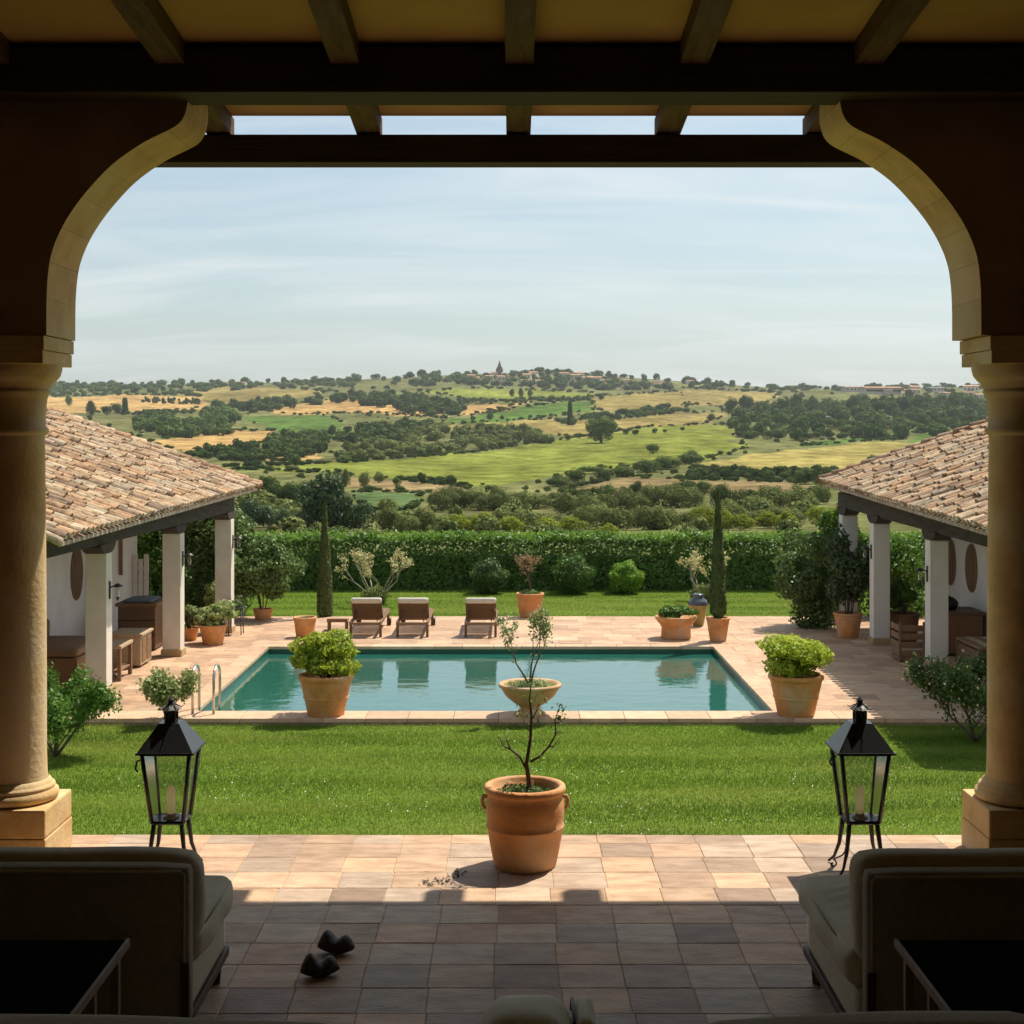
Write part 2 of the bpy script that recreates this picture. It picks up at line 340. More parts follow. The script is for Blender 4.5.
def branchy(mb, p, d, ln, r, depth, rnd, tips, spread=.55, seg=4, kids_=(2,3), upb=.15, shrink=.72):
    p = Vector(p); d = Vector(d).normalized(); pts = [p.copy()]; rr = [r]
    for i in range(seg):
        d = (d+Vector((rnd.uniform(-1,1), rnd.uniform(-1,1), rnd.uniform(-1,1)))*.16+Vector((0,0,upb*.3))).normalized()
        p = p+d*ln/seg; pts.append(p.copy()); rr.append(r*(1-.38*(i+1)/seg))
    mb.tube(pts, rr, 5)
    tips.extend(pts[1:] if depth <= 1 else pts[-1:])
    if depth > 0:
        for k in range(rnd.randint(*kids_)):
            q = Vector((rnd.uniform(-1,1), rnd.uniform(-1,1), rnd.uniform(-.3,1)))
            st = pts[-1] if k < 2 else pts[rnd.randint(1, seg-1)]
            branchy(mb, st, (d+q*spread+Vector((0,0,upb))).normalized(), ln*shrink*rnd.uniform(.8,1.15), rr[-1]*.8, depth-1, rnd, tips, spread, seg, kids_, upb, shrink)
def tipleaves(name, tips, per, sp, L, Wd, m, parent, seed, up=.3):
    rng = np.random.default_rng(seed); T = np.array([tuple(t) for t in tips]); T = np.repeat(T, per, 0)
    P = T+rng.normal(size=T.shape)*sp; return np_mesh(name, leafV(P, unit(rng.normal(size=T.shape)), L, Wd, rng, up), 4, m, parent)

def rbox(mb, x0, x1, y0, y1, z0, z1, r, puff=0., n=10, seed=0, wr=0., c=(1,1,1)):
    """soft cushion: rounded box with bulging faces and slight creases"""
    cx, cy, cz = (x0+x1)/2, (y0+y1)/2, (z0+z1)/2; h = np.array([(x1-x0)/2, (y1-y0)/2, (z1-z0)/2])
    rng = np.random.default_rng(seed); ph = rng.uniform(0, 6, 6)
    idx = {}; V = []; Fc = []
    def vid(i, j, k):
        q = (i, j, k)
        if q not in idx:
            def m_(t): return math.sin(t*math.pi/2) if False else t
            p = np.array([2*i/n-1, 2*j/n-1, 2*k/n-1])
            # denser near the edges
            p = np.sign(p)*(1-(1-np.abs(p))**1.5)
            P = p*h; inner = np.maximum(h-r, 0); cl = np.clip(P, -inner, inner); d = P-cl; ln = np.linalg.norm(d)
            Q = cl+d/ln*r if ln > 1e-9 else P
            b_ = (1-p[0]**2), (1-p[1]**2), (1-p[2]**2)
            Q = Q+np.array([np.sign(p[0])*(abs(p[0]) > .98)*b_[1]*b_[2], np.sign(p[1])*(abs(p[1]) > .98)*b_[0]*b_[2], np.sign(p[2])*(abs(p[2]) > .98)*b_[0]*b_[1]])*puff
            if wr: Q = Q+wr*np.array([math.sin(Q[1]*17+ph[0]+Q[2]*9), math.sin(Q[0]*13+ph[1]+Q[2]*11), math.sin(Q[0]*11+ph[2])*math.sin(Q[1]*14+ph[3])])
            idx[q] = len(V); V.append((cx+Q[0], cy+Q[1], cz+Q[2]))
        return idx[q]
    for a in range(n):
        for b_ in range(n):
            for s_ in (0, n):
                for t in range(3):
                    def g(u, w): q = [0,0,0]; q[t] = s_; q[(t+1)%3] = u; q[(t+2)%3] = w; return vid(*q)
                    q = [g(a,b_), g(a+1,b_), g(a+1,b_+1), g(a,b_+1)]
                    Fc.append(q if s_ else q[::-1])
    mb.add(V, Fc, c, True)

# ------------------------------------------------------------------ far terrain
Dk = np.array([37.5, 45, 60, 90, 140, 220, 340, 520, 760, 1050, 1450, 1950, 2600])
Yk = np.array([583, 574, 562, 547, 530, 510, 490, 467, 446, 428, 410, 396, 383.])
skx = np.array([-700, -200, 50, 150, 220, 290, 350, 430, 500, 570, 650, 720, 790, 850, 985, 1200, 1700])
sky_ = np.array([394, 390, 386, 385, 384, 382, 380, 376, 373, 374, 379, 384, 389, 388, 387, 392, 396.])
def rowY(D, px):
    D = np.asarray(D, float); px = np.asarray(px, float)
    y = np.interp(np.log(D), np.log(Dk), Yk); ys = np.interp(px, skx, sky_)
    w = np.clip((D-600)/2000, 0, 1)**1.3
    y = y+(ys-383)*w
    a = np.clip((D-180)/400, 0, 1)*np.clip((2600-D)/700, 0, 1)
    y = y+a*(1.9*np.sin(px/95.+D/260.)+1.2*np.sin(px/47.-D/170.+1))
    return y
DS = np.exp(np.linspace(np.log(37.5), np.log(2600), 900))
def tp(px, py):
    ys = rowY(DS, np.full_like(DS, px)); k = np.argmax(ys <= py)
    if ys.min() > py: k = len(DS)-1
    D = DS[k]; return Vector(((px-512)*D/F, D, EYE-(ys[k]-HZ)*D/F))
TAN=(.36,.235,.095); OLT=(.225,.180,.066); GRL=(.160,.180,.038); GRN=(.075,.125,.030); OLV=(.125,.125,.052); SCR=(.125,.130,.052); BRN=(.20,.15,.075)
fields = [
 (TAN,[(40,397),(120,395),(200,396),(208,403),(205,409),(140,412),(60,412),(30,408)]),
 (OLT,[(176,393),(232,386),(300,389),(330,392),(266,403),(226,406),(200,397)]),
 (OLV,[(-200,412),(60,412),(136,415),(142,437),(100,427),(40,420),(-200,430)]),
 (TAN,[(266,411),(300,403),(340,399),(400,401),(430,411),(447,419),(380,413),(300,415)]),
 (GRN,[(238,417),(318,415),(340,421),(348,436),(310,441),(280,432)]),
 (TAN,[(146,443),(200,431),(274,431),(272,441),(200,451),(170,449)]),
 (TAN,[(259,461),(309,450),(322,457),(300,461)]),
 (GRL,[(225,467),(340,463),(473,453),(552,441),(640,429),(700,424),(735,426),(732,442),(750,447),(700,461),(640,469),(600,469),(526,481),(466,487),(406,479),(340,474),(232,469)]),
 ((.25,.21,.070),[(690,464),(798,449),(882,442),(935,442),(1100,446),(1100,460),(888,459),(841,470),(747,473),(693,469)]),
 (GRN,[(912,433),(965,433),(1100,434),(1100,441),(912,441)]),(GRN,[(797,442),(882,437),(905,439),(800,446)]),
 (GRL,[(416,391),(483,388),(592,393),(586,399),(473,402),(450,396)]),
 (GRN,[(470,416),(540,405),(589,400),(596,408),(572,414),(506,421),(440,425)]),
 (TAN,[(462,405),(530,402),(483,413),(458,416)]),
 (OLT,[(592,396),(680,392),(690,404),(680,411),(592,410)]),(OLT,[(680,388),(781,393),(764,405),(680,405)]),
 (OLT,[(436,427),(520,420),(605,420),(680,413),(735,412),(706,424),(640,428),(572,438),(552,434),(440,434)]),
 (BRN,[(670,479),(804,483),(812,496),(747,497),(680,492)]),(BRN,[(560,492),(620,477),(680,480),(700,497),(580,497)]),
 ((.085,.13,.05),[(350,492),(406,492),(425,498),(410,511),(366,511)]),
 (BRN,[(330,477),(400,480),(470,488),(440,493),(340,488)]),
 (BRN,[(700,512),(790,505),(800,520),(720,526)]),(BRN,[(270,512),(300,515),(305,535),(262,532)]),
 (OLT,[(90,449),(150,452),(165,462),(100,460)]),
]
def inpoly(X, Y, P):
    r = np.zeros(X.shape, bool); n = len(P)
    for i in range(n):
        x1, y1 = P[i]; x2, y2 = P[(i+1) % n]
        if y1 == y2: continue
        c = ((y1 > Y) != (y2 > Y)) & (X < (x2-x1)*(Y-y1)/(y2-y1)+x1); r ^= c
    return r
def terrain():
    pxs = np.concatenate([np.arange(-2600, -60, 40), np.arange(-60, 1084, 3), np.arange(1084, 3700, 40)]).astype(float)
    Ds = np.concatenate([np.exp(np.linspace(np.log(37.5), np.log(2600), 230)), [2750, 3000, 3600, 5000, 9000]])
    PX, DD = np.meshgrid(pxs, Ds); YY = rowY(np.minimum(DD, 2600), PX)
    ext = DD > 2600
    Z = EYE-(YY-HZ)*DD/F
    zr = EYE-(rowY(2600., PX)-HZ)*2600/F
    Z = np.where(ext, zr-(DD-2600)*.035, Z)
    X = (PX-512)*DD/F
    C = np.zeros(PX.shape+(4,)); C[..., :3] = SCR; C[..., 3] = 1
    jx = PX+3.5*np.sin(YY*.9)+2*np.sin(PX*.21); jy = YY+.9*np.sin(PX*.06)+.5*np.sin(PX*.17)
    for c, P in fields:
        m_ = inpoly(jx, jy, P); C[m_, :3] = c
    V = np.stack([X, DD, Z], -1).reshape(-1, 3); nr, nc = PX.shape
    i = np.arange(nr-1)[:, None]*nc+np.arange(nc-1)[None]; i = i.ravel()
    Q = np.stack([i, i+1, i+nc+1, i+nc], 1)
    me = bpy.data.meshes.new('hills'); me.vertices.add(len(V)); me.vertices.foreach_set('co', V.astype(np.float32).ravel())
    me.loops.add(Q.size); me.loops.foreach_set('vertex_index', Q.astype(np.int32).ravel())
    me.polygons.add(len(Q)); me.polygons.foreach_set('loop_start', np.arange(0, Q.size, 4, dtype=np.int32)); me.polygons.foreach_set('loop_total', np.full(len(Q), 4, dtype=np.int32))
    me.update(calc_edges=True); me.polygons.foreach_set('use_smooth', np.ones(len(Q), bool))
    ca = me.color_attributes.new('col', 'FLOAT_COLOR', 'POINT'); ca.data.foreach_set('color', C.reshape(-1).astype(np.float32))
    me.materials.append(M['terrain']); o = bpy.data.objects.new('hills', me); col.objects.link(o); tag(o, kind='structure')
terrain()

# ------------------------------------------------------------------ garden ground
gb = MB()
# lawn with a cut-out where deck is (deck sits above anyway)
gb.add([(-32,8.75,LAWN),(32,8.75,LAWN),(32,19.5,LAWN),(-32,19.5,LAWN)], [(0,1,2,3)])
gb.add([(-32,30.4,LAWN),(32,30.4,LAWN),(32,37.6,LAWN),(-32,37.6,LAWN)], [(0,1,2,3)])
gb.add([(-32,19.5,LAWN),(-12,19.5,LAWN),(-12,30.4,LAWN),(-32,30.4,LAWN)], [(0,1,2,3)])
gb.add([(12,19.5,LAWN),(32,19.5,LAWN),(32,30.4,LAWN),(12,30.4,LAWN)], [(0,1,2,3)])
tag(gb.build('lawn', 'lawn'), kind='structure')
def blades(x0, x1, y0, y1, n, L, Wd, seed):
    rng = np.random.default_rng(seed); x = rng.uniform(x0, x1, n); y = rng.uniform(y0, y1, n)
    a = rng.uniform(0, math.pi, n); l = L*rng.uniform(.5, 1.25, n)*(1+.25*np.sin(y*5.5+.3*np.sin(x)))
    lean = rng.normal(size=(n,2))*.45
    b0 = np.stack([x-np.cos(a)*Wd/2, y-np.sin(a)*Wd/2, np.full(n, LAWN-.004)], 1); b1 = np.stack([x+np.cos(a)*Wd/2, y+np.sin(a)*Wd/2, np.full(n, LAWN-.004)], 1)
    t = np.stack([x+lean[:,0]*l, y+lean[:,1]*l, LAWN+l], 1)
    return np.stack([b0, b1, t], 1).reshape(-1, 3)
V = np.concatenate([blades(-6.8, 7.0, 12.6, 19.55, 330000, .034, .009, 1), blades(-8.5, 9.5, 30.45, 36.5, 200000, .024, .011, 2)])
tag(np_mesh('grass', V, 3, 'grass_blade'), 'short mown green grass of the lawn', 'grass', kind='stuff')
rng = np.random.default_rng(5); n = 1500
x = rng.uniform(-6.5, 6.5, n); y = 13.4+3.6*rng.random(n)**.9; keep = (np.sin(x*1.7+np.sin(y*2))+np.sin(y*3+x*.6)+rng.normal(size=n)*.8) > .2
P = np.stack([x, y, np.full(n, LAWN+.034)], 1)[keep]
tag(np_mesh('clover_flowers', leafV(P, unit(rng.normal(size=P.shape)+[0,-.6,1]), .014, .014, rng), 4, 'daisy'), 'tiny white flowers scattered through the near lawn', 'flowers', kind='stuff')

# stone sheets: one mesh each, stones of individual tone
def flags(name, x0, x1, y0, y1, z, tx, ty, cols, seed, m='flag', skip=None, gap=.0028, th=.03, stagger=.5, jit=.12):
    rnd = random.Random(seed); mb = MB(); y = y0; r = 0
    while y < y1-1e-4:
        h = min(ty*rnd.uniform(1-jit*.3, 1+jit*.3), y1-y)
        if y1-(y+h) < ty*.4: h = y1-y
        x = x0-tx*rnd.random()*stagger
        while x < x1-1e-4:
            w = tx*rnd.uniform(1-jit, 1+jit)
            a = max(x, x0)+gap/2; b_ = min(x+w, x1)-gap/2; x += w
            if b_-a < .02: continue
            rects = [(a, b_, y+gap/2, y+h-gap/2)]
            if skip:
                sx0, sx1, sy0, sy1 = skip
                if not (b_ <= sx0 or a >= sx1 or y+h <= sy0 or y >= sy1):
                    rects = []
                    if a < sx0: rects.append((a, sx0, y+gap/2, y+h-gap/2))
                    if b_ > sx1: rects.append((sx1, b_, y+gap/2, y+h-gap/2))
            c = rnd.choice(cols); v = rnd.uniform(.80, 1.16); c = tuple(q*v for q in c); dz = rnd.uniform(-.0015, .0015)
            for (p, q, s_, t) in rects:
                if q-p < .02: continue
                e = .003; zz = z+dz
                vv = [(p,s_,zz-th),(q,s_,zz-th),(q,t,zz-th),(p,t,zz-th),(p,s_,zz-e),(q,s_,zz-e),(q,t,zz-e),(p,t,zz-e),(p+e,s_+e,zz),(q-e,s_+e,zz),(q-e,t-e,zz),(p+e,t-e,zz)]
                ff = [(8,9,10,11)]+[(4+i,4+(i+1)%4,8+(i+1)%4,8+i) for i in range(4)]+[(i,(i+1)%4,4+(i+1)%4,4+i) for i in range(4)]
                mb.add(vv, ff, c)
        y += h
    return mb.build(name, m)
FC = [(.58,.41,.275),(.53,.375,.255),(.62,.45,.31),(.44,.315,.225),(.40,.295,.22),(.57,.46,.355),(.49,.39,.305),(.60,.425,.28),(.55,.45,.36)]
o = flags('terrace', -5.2, 5.2, -3, 8.6, 0, .285, .272, FC, 3, stagger=.0, jit=.012); tag(o, kind='structure')
tb = MB().box(-12, 12, -3.4, 8.59, -1.7, -.0045); tag(tb.build('terrace_base', 'grout'), kind='structure')
DC = [(.57,.40,.27),(.54,.375,.25),(.60,.42,.29),(.52,.36,.24),(.57,.42,.30),(.49,.34,.235)]
PX0, PX1, PY0, PY1 = -4.38, 3.62, 20.12, 26.1
o = flags('pool_deck', -12, 12, 20.12, 30.35, G, .62, .42, DC, 9, skip=(PX0-.3, PX1+.3, PY0, PY1+.3)); tag(o, kind='structure')
cb = MB()
rnd = random.Random(4)
def cstrip(x0, x1, y0, y1, alongx):
    p = x0 if alongx else y0; e = x1 if alongx else y1
    while p < e-.01:
        w = min(rnd.uniform(.5, .62), e-p); c = rnd.choice(DC); v = rnd.uniform(.95, 1.1); c = tuple(q*v for q in c)
        if alongx: cb.box(p+.003, p+w-.003, y0, y1, G-.05, G+.004, c, bev=.006)
        else: cb.box(x0, x1, p+.003, p+w-.003, G-.05, G+.004, c, bev=.006)
        p += w
cstrip(-12, 12, 19.58, PY0, True); cstrip(PX0-.3, PX0, PY0+.003, PY1, False); cstrip(PX1, PX1+.3, PY0+.003, PY1, False); cstrip(PX0-.3, PX1+.3, PY1+.003, PY1+.3, True)
tag(cb.build('pool_coping', 'coping'), kind='structure')
db = MB()
zb = G-.028
for (a, b_, c, d) in ((-12, 12, 19.62, PY0), (-12, PX0-.02, PY0, 30.33), (PX1+.02, 12, PY0, 30.33), (PX0-.02, PX1+.02, PY1+.02, 30.33)):
    db.box(a, b_, c+.001, d-.001, LAWN-.3, zb)
tag(db.build('deck_base', 'kerb'), kind='structure')
fb = MB()
for (a, b_, c, d) in ((-12, PX0-.3, PY0, 30.3), (PX1+.3, 12, PY0, 30.3), (PX0-.3, PX1+.3, PY1+.3, 30.3)): fb.box(a, b_, c+.002, d, zb-.001, G-.0045)
tag(fb.build('deck_bedding', 'grout'), kind='structure')
pb = MB(); bz = G-1.5
pb.add([(PX0,PY0,bz),(PX1,PY0,bz),(PX1,PY1,bz),(PX0,PY1,bz)], [(0,1,2,3)])
tag(pb.build('pool_floor', 'poolfloor'), kind='structure')
pb = MB()
q = [(PX0,PY0),(PX1,PY0),(PX1,PY1),(PX0,PY1)]
for i in range(4):
    a, b_ = q[i], q[(i+1)%4]; pb.add([(a[0],a[1],bz),(b_[0],b_[1],bz),(b_[0],b_[1],G-.05),(a[0],a[1],G-.05)], [(0,1,2,3)])
tag(pb.build('pool_basin', 'pooltile'), kind='structure')
wb = MB(); zw = G-.13; wb.add([(PX0,PY0,zw),(PX1,PY0,zw),(PX1,PY1,zw),(PX0,PY1,zw)], [(0,1,2,3)])
tag(wb.build('water', 'water'), kind='structure')

# ------------------------------------------------------------------ loggia (the building the viewer stands in)
log = empty('loggia', (0, 8, 0), 'stone loggia framing the view, with curved arch, round columns and dark timber ceiling', 'loggia')
LO = (0, 8, 0)
front = [(46.5,335),(46.7,300),(48,276),(51,256),(58,236),(70,214),(88,190),(113,164),(143,143),(168,130.5),(179,123.5),(185,114),(188,101)]
AP = [((p-512)*7.9/F, EYE+(HZ-y)*7.9/F) for p, y in front]
def smooth_curve(P, n=8):
    out = []
    for i in range(len(P)-1):
        p0 = P[max(i-1,0)]; p1 = P[i]; p2 = P[i+1]; p3 = P[min(i+2,len(P)-1)]
        for k in range(n):
            t = k/n
            out.append(tuple(.5*((2*p1[j])+(-p0[j]+p2[j])*t+(2*p0[j]-5*p1[j]+4*p2[j]-p3[j])*t*t+(-p0[j]+3*p1[j]-3*p2[j]+p3[j])*t**3) for j in (0,1)))
    out.append(P[-1]); return out
AC = smooth_curve(AP)
rnd = random.Random(8)
YA, YB = 7.9, 8.42
for s in (-1, 1):
    wallA = MB(); intr = MB()
    cur = [((abs(x)+.02*(s == 1))*s, z) for x, z in AC]
    # spandrel faces as strips out to x = 5.2
    for (yy, flip) in ((YA, 0), (YB, 1)):
        for i in range(len(cur)-1):
            (xa, za), (xb, zb_) = cur[i], cur[i+1]
            wallA.add([(xa,yy,za),(xb,yy,zb_),(5.2*s,yy,zb_),(5.2*s,yy,za)], [(0,1,2,3)])
        za = cur[0][1]; zt = cur[-1][1]; xt = cur[-1][0]
        wallA.add([(xt,yy,zt),(5.2*s,yy,zt),(5.2*s,yy,4.34),(xt,yy,4.34)], [(0,1,2,3)])
        wallA.add([(3.06*s,yy,0),(5.2*s,yy,0),(5.2*s,yy,za),(3.06*s,yy,za)], [(0,1,2,3)])
    wallA.add([(3.06*s,YA,0),(3.06*s,YB,0),(3.06*s,YB,cur[0][1]),(3.06*s,YA,cur[0][1])], [(0,1,2,3)])
    wallA.add([(cur[0][0],YA,cur[0][1]),(cur[0][0],YB,cur[0][1]),(3.06*s,YB,cur[0][1]),(3.06*s,YA,cur[0][1])], [(0,1,2,3)])
    # soffit of cut stones
    acc = 0; c = (1,1,1); nxt = .3
    ln = [0]
    for i in range(len(cur)-1): ln.append(ln[-1]+math.hypot(cur[i+1][0]-cur[i][0], cur[i+1][1]-cur[i][1]))
    nst = 8; L_ = ln[-1]/nst
    def at_(d):
        d = min(max(d, 0), ln[-1]); k = max(j for j in range(len(ln)) if ln[j] <= d+1e-9); k = min(k, len(cur)-2)
        t = (d-ln[k])/(ln[k+1]-ln[k]); return (cur[k][0]+(cur[k+1][0]-cur[k][0])*t, cur[k][1]+(cur[k+1][1]-cur[k][1])*t)
    for b_ in range(nst):
        v = rnd.uniform(.90, 1.08); c = (v, v*rnd.uniform(.97,1.02), v*rnd.uniform(.92,1.04))
        d0 = b_*L_; d1 = d0+L_-.006
        for k in range(8):
            a = at_(d0+(d1-d0)*k/8); e = at_(d0+(d1-d0)*(k+1)/8)
            intr.add([(a[0],YA-.002,a[1]),(a[0],YB+.002,a[1]),(e[0],YB+.002,e[1]),(e[0],YA-.002,e[1])], [(0,1,2,3)], c, True)
        a = at_(d1); e = at_(d1+.006)
        intr.add([(a[0],YA-.002,a[1]),(a[0],YB+.002,a[1]),(e[0],YB+.002,e[1]),(e[0],YA-.002,e[1])], [(0,1,2,3)], (.80,.76,.70))
    zt = cur[-1][1]; intr.add([(cur[-1][0],8.01,zt),(cur[-1][0],YB,zt),(cur[-1][0],YB,4.36),(cur[-1][0],8.01,4.36)], [(0,1,2,3)])
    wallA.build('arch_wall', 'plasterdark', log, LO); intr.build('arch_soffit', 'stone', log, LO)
for s in (-1, 1):
    cx, cy = (2.845 if s > 0 else -2.79), 8.15; ctr = (cx, cy, 0)
    sh = MB().lathe([(.178,.43),(.172,.47),(.168,.6),(.167,1.2),(.163,1.9),(.158,2.36),(.160,2.375)], 48, ctr).build('column', 'column', log, LO)
    if s < 0: pass
    pl = MB(); pl.box(cx-.245, cx+.245, 7.905, 8.395, 0, .165, bev=.008); pl.box(cx-.243, cx+.243, 7.907, 8.393, .167, .325, bev=.012); pl.build('plinth', 'column', sh, LO)
    MB().lathe([(.20,.325),(.228,.335),(.236,.355),(.232,.378),(.215,.39),(.212,.396),(.216,.402),(.213,.412),(.200,.418),(.197,.424),(.192,.435),(.178,.446)], 48, ctr).build('base_moulding', 'column', sh, LO)
    cp = MB().lathe([(.158,2.37),(.172,2.375),(.181,2.39),(.181,2.402),(.172,2.415),(.163,2.42),(.163,2.50),(.170,2.57),(.178,2.60),(.190,2.607),(.190,2.622),(.182,2.627),(.196,2.64),(.198,2.66),(.22,2.675),(.243,2.705),(.252,2.74),(.252,2.765)], 48, ctr)
    cp.box(cx-.238, cx+.238, 7.885, 8.41, 2.762, 2.835, bev=.004); cp.box(cx-.247, cx+.247, 7.875, 8.418, 2.838, 2.914, bev=.004)
    cp.build('capital', 'column', sh, LO)
MB().box(-5.2, 5.2, 7.68, 8.0, 4.19, 4.43, bev=.008).build('lintel_beam', 'beam', log, LO)
def zc(y): return 4.345+(8.98-y)*.0885
ce = MB()
ce.add([(-5.2,-3,zc(-3)),(5.2,-3,zc(-3)),(5.2,8.98,zc(8.98)),(-5.2,8.98,zc(8.98))], [(0,1,2,3)])
ce.add([(-5.2,-3,zc(-3)+.2),(5.2,-3,zc(-3)+.2),(5.2,8.98,zc(8.98)+.09),(-5.2,8.98,zc(8.98)+.09)], [(0,3,2,1)])
ce.add([(-5.2,8.98,zc(8.98)),(5.2,8.98,zc(8.98)),(5.2,8.98,zc(8.98)+.09),(-5.2,8.98,zc(8.98)+.09)], [(0,1,2,3)])
ce.build('ceiling', 'ochre', log, LO)
for i in range(-5, 6):
    x = i*.925+.04; a = .075; mb = MB(); y0, y1 = -2.9, 9.06
    z0, z1 = zc(y0)+.002, zc(y1)+.002; h = .122
    mb.add([(x-a,y0,z0-h),(x+a,y0,z0-h),(x+a,y0,z0),(x-a,y0,z0),(x-a,y1,z1-h),(x+a,y1,z1-h),(x+a,y1,z1),(x-a,y1,z1)],
           [(0,1,2,3),(4,7,6,5),(0,4,5,1),(1,5,6,2),(2,6,7,3),(3,7,4,0)])
    mb.build('rafter', 'rafter', log, LO)
eb = MB().box(-5.6, 5.6, 8.90, 9.085, 4.043, 4.215, bev=.006).build('eave_beam', 'beam', log, LO)
for x in (.20, 1.31, 2.02):  # unseen blocks added behind the beam to cast the notches in its shadow
    MB().box(x-.085, x+.085, 9.03, 9.30, 4.095, 4.208, bev=.006).build('shadow_block', 'beam', eb, LO)
rm = MB()
rm.box(-5.4, -5.2, -3.2, 7.9, 0, 5.4); rm.box(5.2, 5.4, -3.2, 7.9, 0, 5.4); rm.box(-5.2, 5.2, -3.2, -3, 0, 5.4)
rm.build('room_wall', 'roomwall', log, LO)

# ------------------------------------------------------------------ tiled side pavilions
TC = [(.48,.34,.21)]*5+[(.45,.285,.16)]*3+[(.36,.23,.135)]*2+[(.53,.42,.29)]*3+[(.26,.18,.12)]*2+[(.42,.35,.25)]*2
def pavilion(s, nearE, farE, name, label, pillars, wx, wend, seed, pink):
    """s=-1 left, +1 right. nearE/farE: (x,y,z) ends of the eave line; roof rises away from the pool"""
    rnd = random.Random(seed); root = empty(name, (s*6.5, 24, G), label, 'building'); O = (s*6.5, 24, G)
    p = .457; nE = Vector(nearE); fE = Vector(farE); U = 3.35; ylen = fE.y-nE.y
    def E(y): t = (y-nE.y)/ylen; return nE+(fE-nE)*t
    def pt(y, u, dz=0): e = E(y); return Vector((e.x+s*u, y, e.z+p*u+dz))
    th = math.atan(p); tiles = MB(); pitch = .205; ncol = int(ylen/pitch)
    # bed under the tiles
    sheet = MB()
    yr = fE.y-U
    sheet.add([pt(nE.y,0,-.02), pt(fE.y,0,-.02), pt(yr,U,-.02), pt(nE.y,U,-.02)], [(0,1,2,3)], (.35,.24,.17))
    sheet.add([pt(fE.y,0,-.02), (fE.x+s*2*U,fE.y,E(fE.y).z-.02), pt(yr,U,-.02)], [(0,1,2)], (.55,.36,.24))
    sheet.add([pt(nE.y,U,-.02), pt(yr,U,-.02), (fE.x+s*2*U,fE.y,E(fE.y).z-.02), (nE.x+s*2*U,nE.y,nE.z-.02)], [(0,1,2,3)], (.55,.36,.24))
    # underside boards
    sheet.add([pt(nE.y,0,-.07), pt(fE.y,0,-.07), pt(yr,U,-.07), pt(nE.y,U,-.07)], [(3,2,1,0)], (.3,.22,.15))
    sheet.add([(nE.x,nE.y,nE.z-.07),(fE.x,fE.y,fE.z-.07),(fE.x,fE.y,fE.z-.02),(nE.x,nE.y,nE.z-.02)], [(0,1,2,3)], (.5,.4,.3))
    sheet.add([(fE.x,fE.y,fE.z-.07),(fE.x+s*2*U,fE.y,fE.z-.07),(fE.x+s*2*U,fE.y,fE.z-.02),(fE.x,fE.y,fE.z-.02)], [(0,1,2,3)], (.5,.4,.3))
    roof = sheet.build('roof', 'tile', root, O)
    def tile(y, u0, ln, r, c, lift, skew, invert=False):
        n = 6; V = []; e = [(u0, r*1.12, lift+.012), (u0+ln, r*.85, lift+.045 if not invert else lift)]
        # lower end sits on top of the next tile down
        e = [(u0, r*1.08, lift+.035), (u0+ln, r*.88, lift)]
        for (u, rr, l) in e:
            for k in range(n+1):
                a = math.pi*k/n; yy = y+skew*(u-u0)-rr*math.cos(a); hz = rr*math.sin(a)*(.75)+l
                q = pt(y, u); V.append((q.x-s*math.sin(th)*hz, yy, q.z+math.cos(th)*hz))
        f = [(k, k+1, n+1+k+1, n+1+k) for k in range(n)]
        tiles.add(V, f, c, True)
        lc = tuple(min(1, q*1.25) for q in c) if u0 > .02 else (.78,.68,.52)
        V2 = V[:n+1]; V3 = []
        for k in range(n+1):
            a = math.pi*k/n; yy = y-r*.82*math.cos(a); hz = r*.82*math.sin(a)*.75+lift+.02; q = pt(y, u0); V3.append((q.x-s*math.sin(th)*hz, yy, q.z+math.cos(th)*hz))
        tiles.add(V2+V3, [(k, n+1+k, n+1+k+1, k+1) for k in range(n)], tuple(q*.95 for q in c))
        if u0 < .02: tiles.add(V3, [list(range(n+1))], lc if rnd.random() < .6 else (.22,.16,.11))
    for i in range(ncol+1):
        y = nE.y+.12+i*pitch; umax = min(U, fE.y-y); u = 0; first = True; drift = rnd.uniform(-.01, .01)
        while u < umax-.05:
            ln = .42*rnd.uniform(.85,1.1); step = .31*rnd.uniform(.78, 1.16) if not first else rnd.uniform(.14,.36); first = False
            if u+ln > umax+.1: ln = max(.12, umax+.05-u)
            c = rnd.choice(TC); v = rnd.uniform(.80, 1.15)*(.85 if rnd.random() < .15 else 1); c = tuple(q*v for q in c)
            tile(y+drift+rnd.uniform(-.008,.008), u-.03, ln, .077*rnd.uniform(.93,1.1), c, rnd.uniform(0,.028), rnd.uniform(-.09,.09))
            u += step
    tiles.build('tiles', 'tile', roof, O)
    hip = MB()
    def cap(a, b_, r=.10):
        a, b_ = Vector(a), Vector(b_); L0 = (b_-a).length; n = int(L0/.34)
        for k in range(n):
            q0 = a+(b_-a)*(k/n); q1 = a+(b_-a)*((k+1.25)/n); v = rnd.uniform(.7, 1.05); cc = rnd.choice([(.50,.31,.19),(.44,.26,.16),(.58,.42,.29)]); cc = tuple(z*v for z in cc)
            hip.tube([q0+Vector((0,0,.02+rnd.uniform(0,.012))), q1+Vector((0,0,.0))], [r*1.05, r*.86], 10, cc)
    cap(pt(fE.y,-.03,.03), pt(yr,U,.03)); cap(pt(nE.y,U,.03), pt(yr,U,.03))
    hip.build('ridge_cap', 'tile', roof, O)
    # near end edge: mortar fillet and a rounded end tile
    vb = MB(); vb.tube([pt(nE.y-.0,-.03,.0), pt(nE.y,U,.0)],   .055, 10, (.70,.58,.43)); vb.build('verge', 'tile', roof, O)
    # beam and pillars
    bm_ = MB(); x0, y0, z0 = pillars[0]; x1, y1, z1 = pillars[-1]
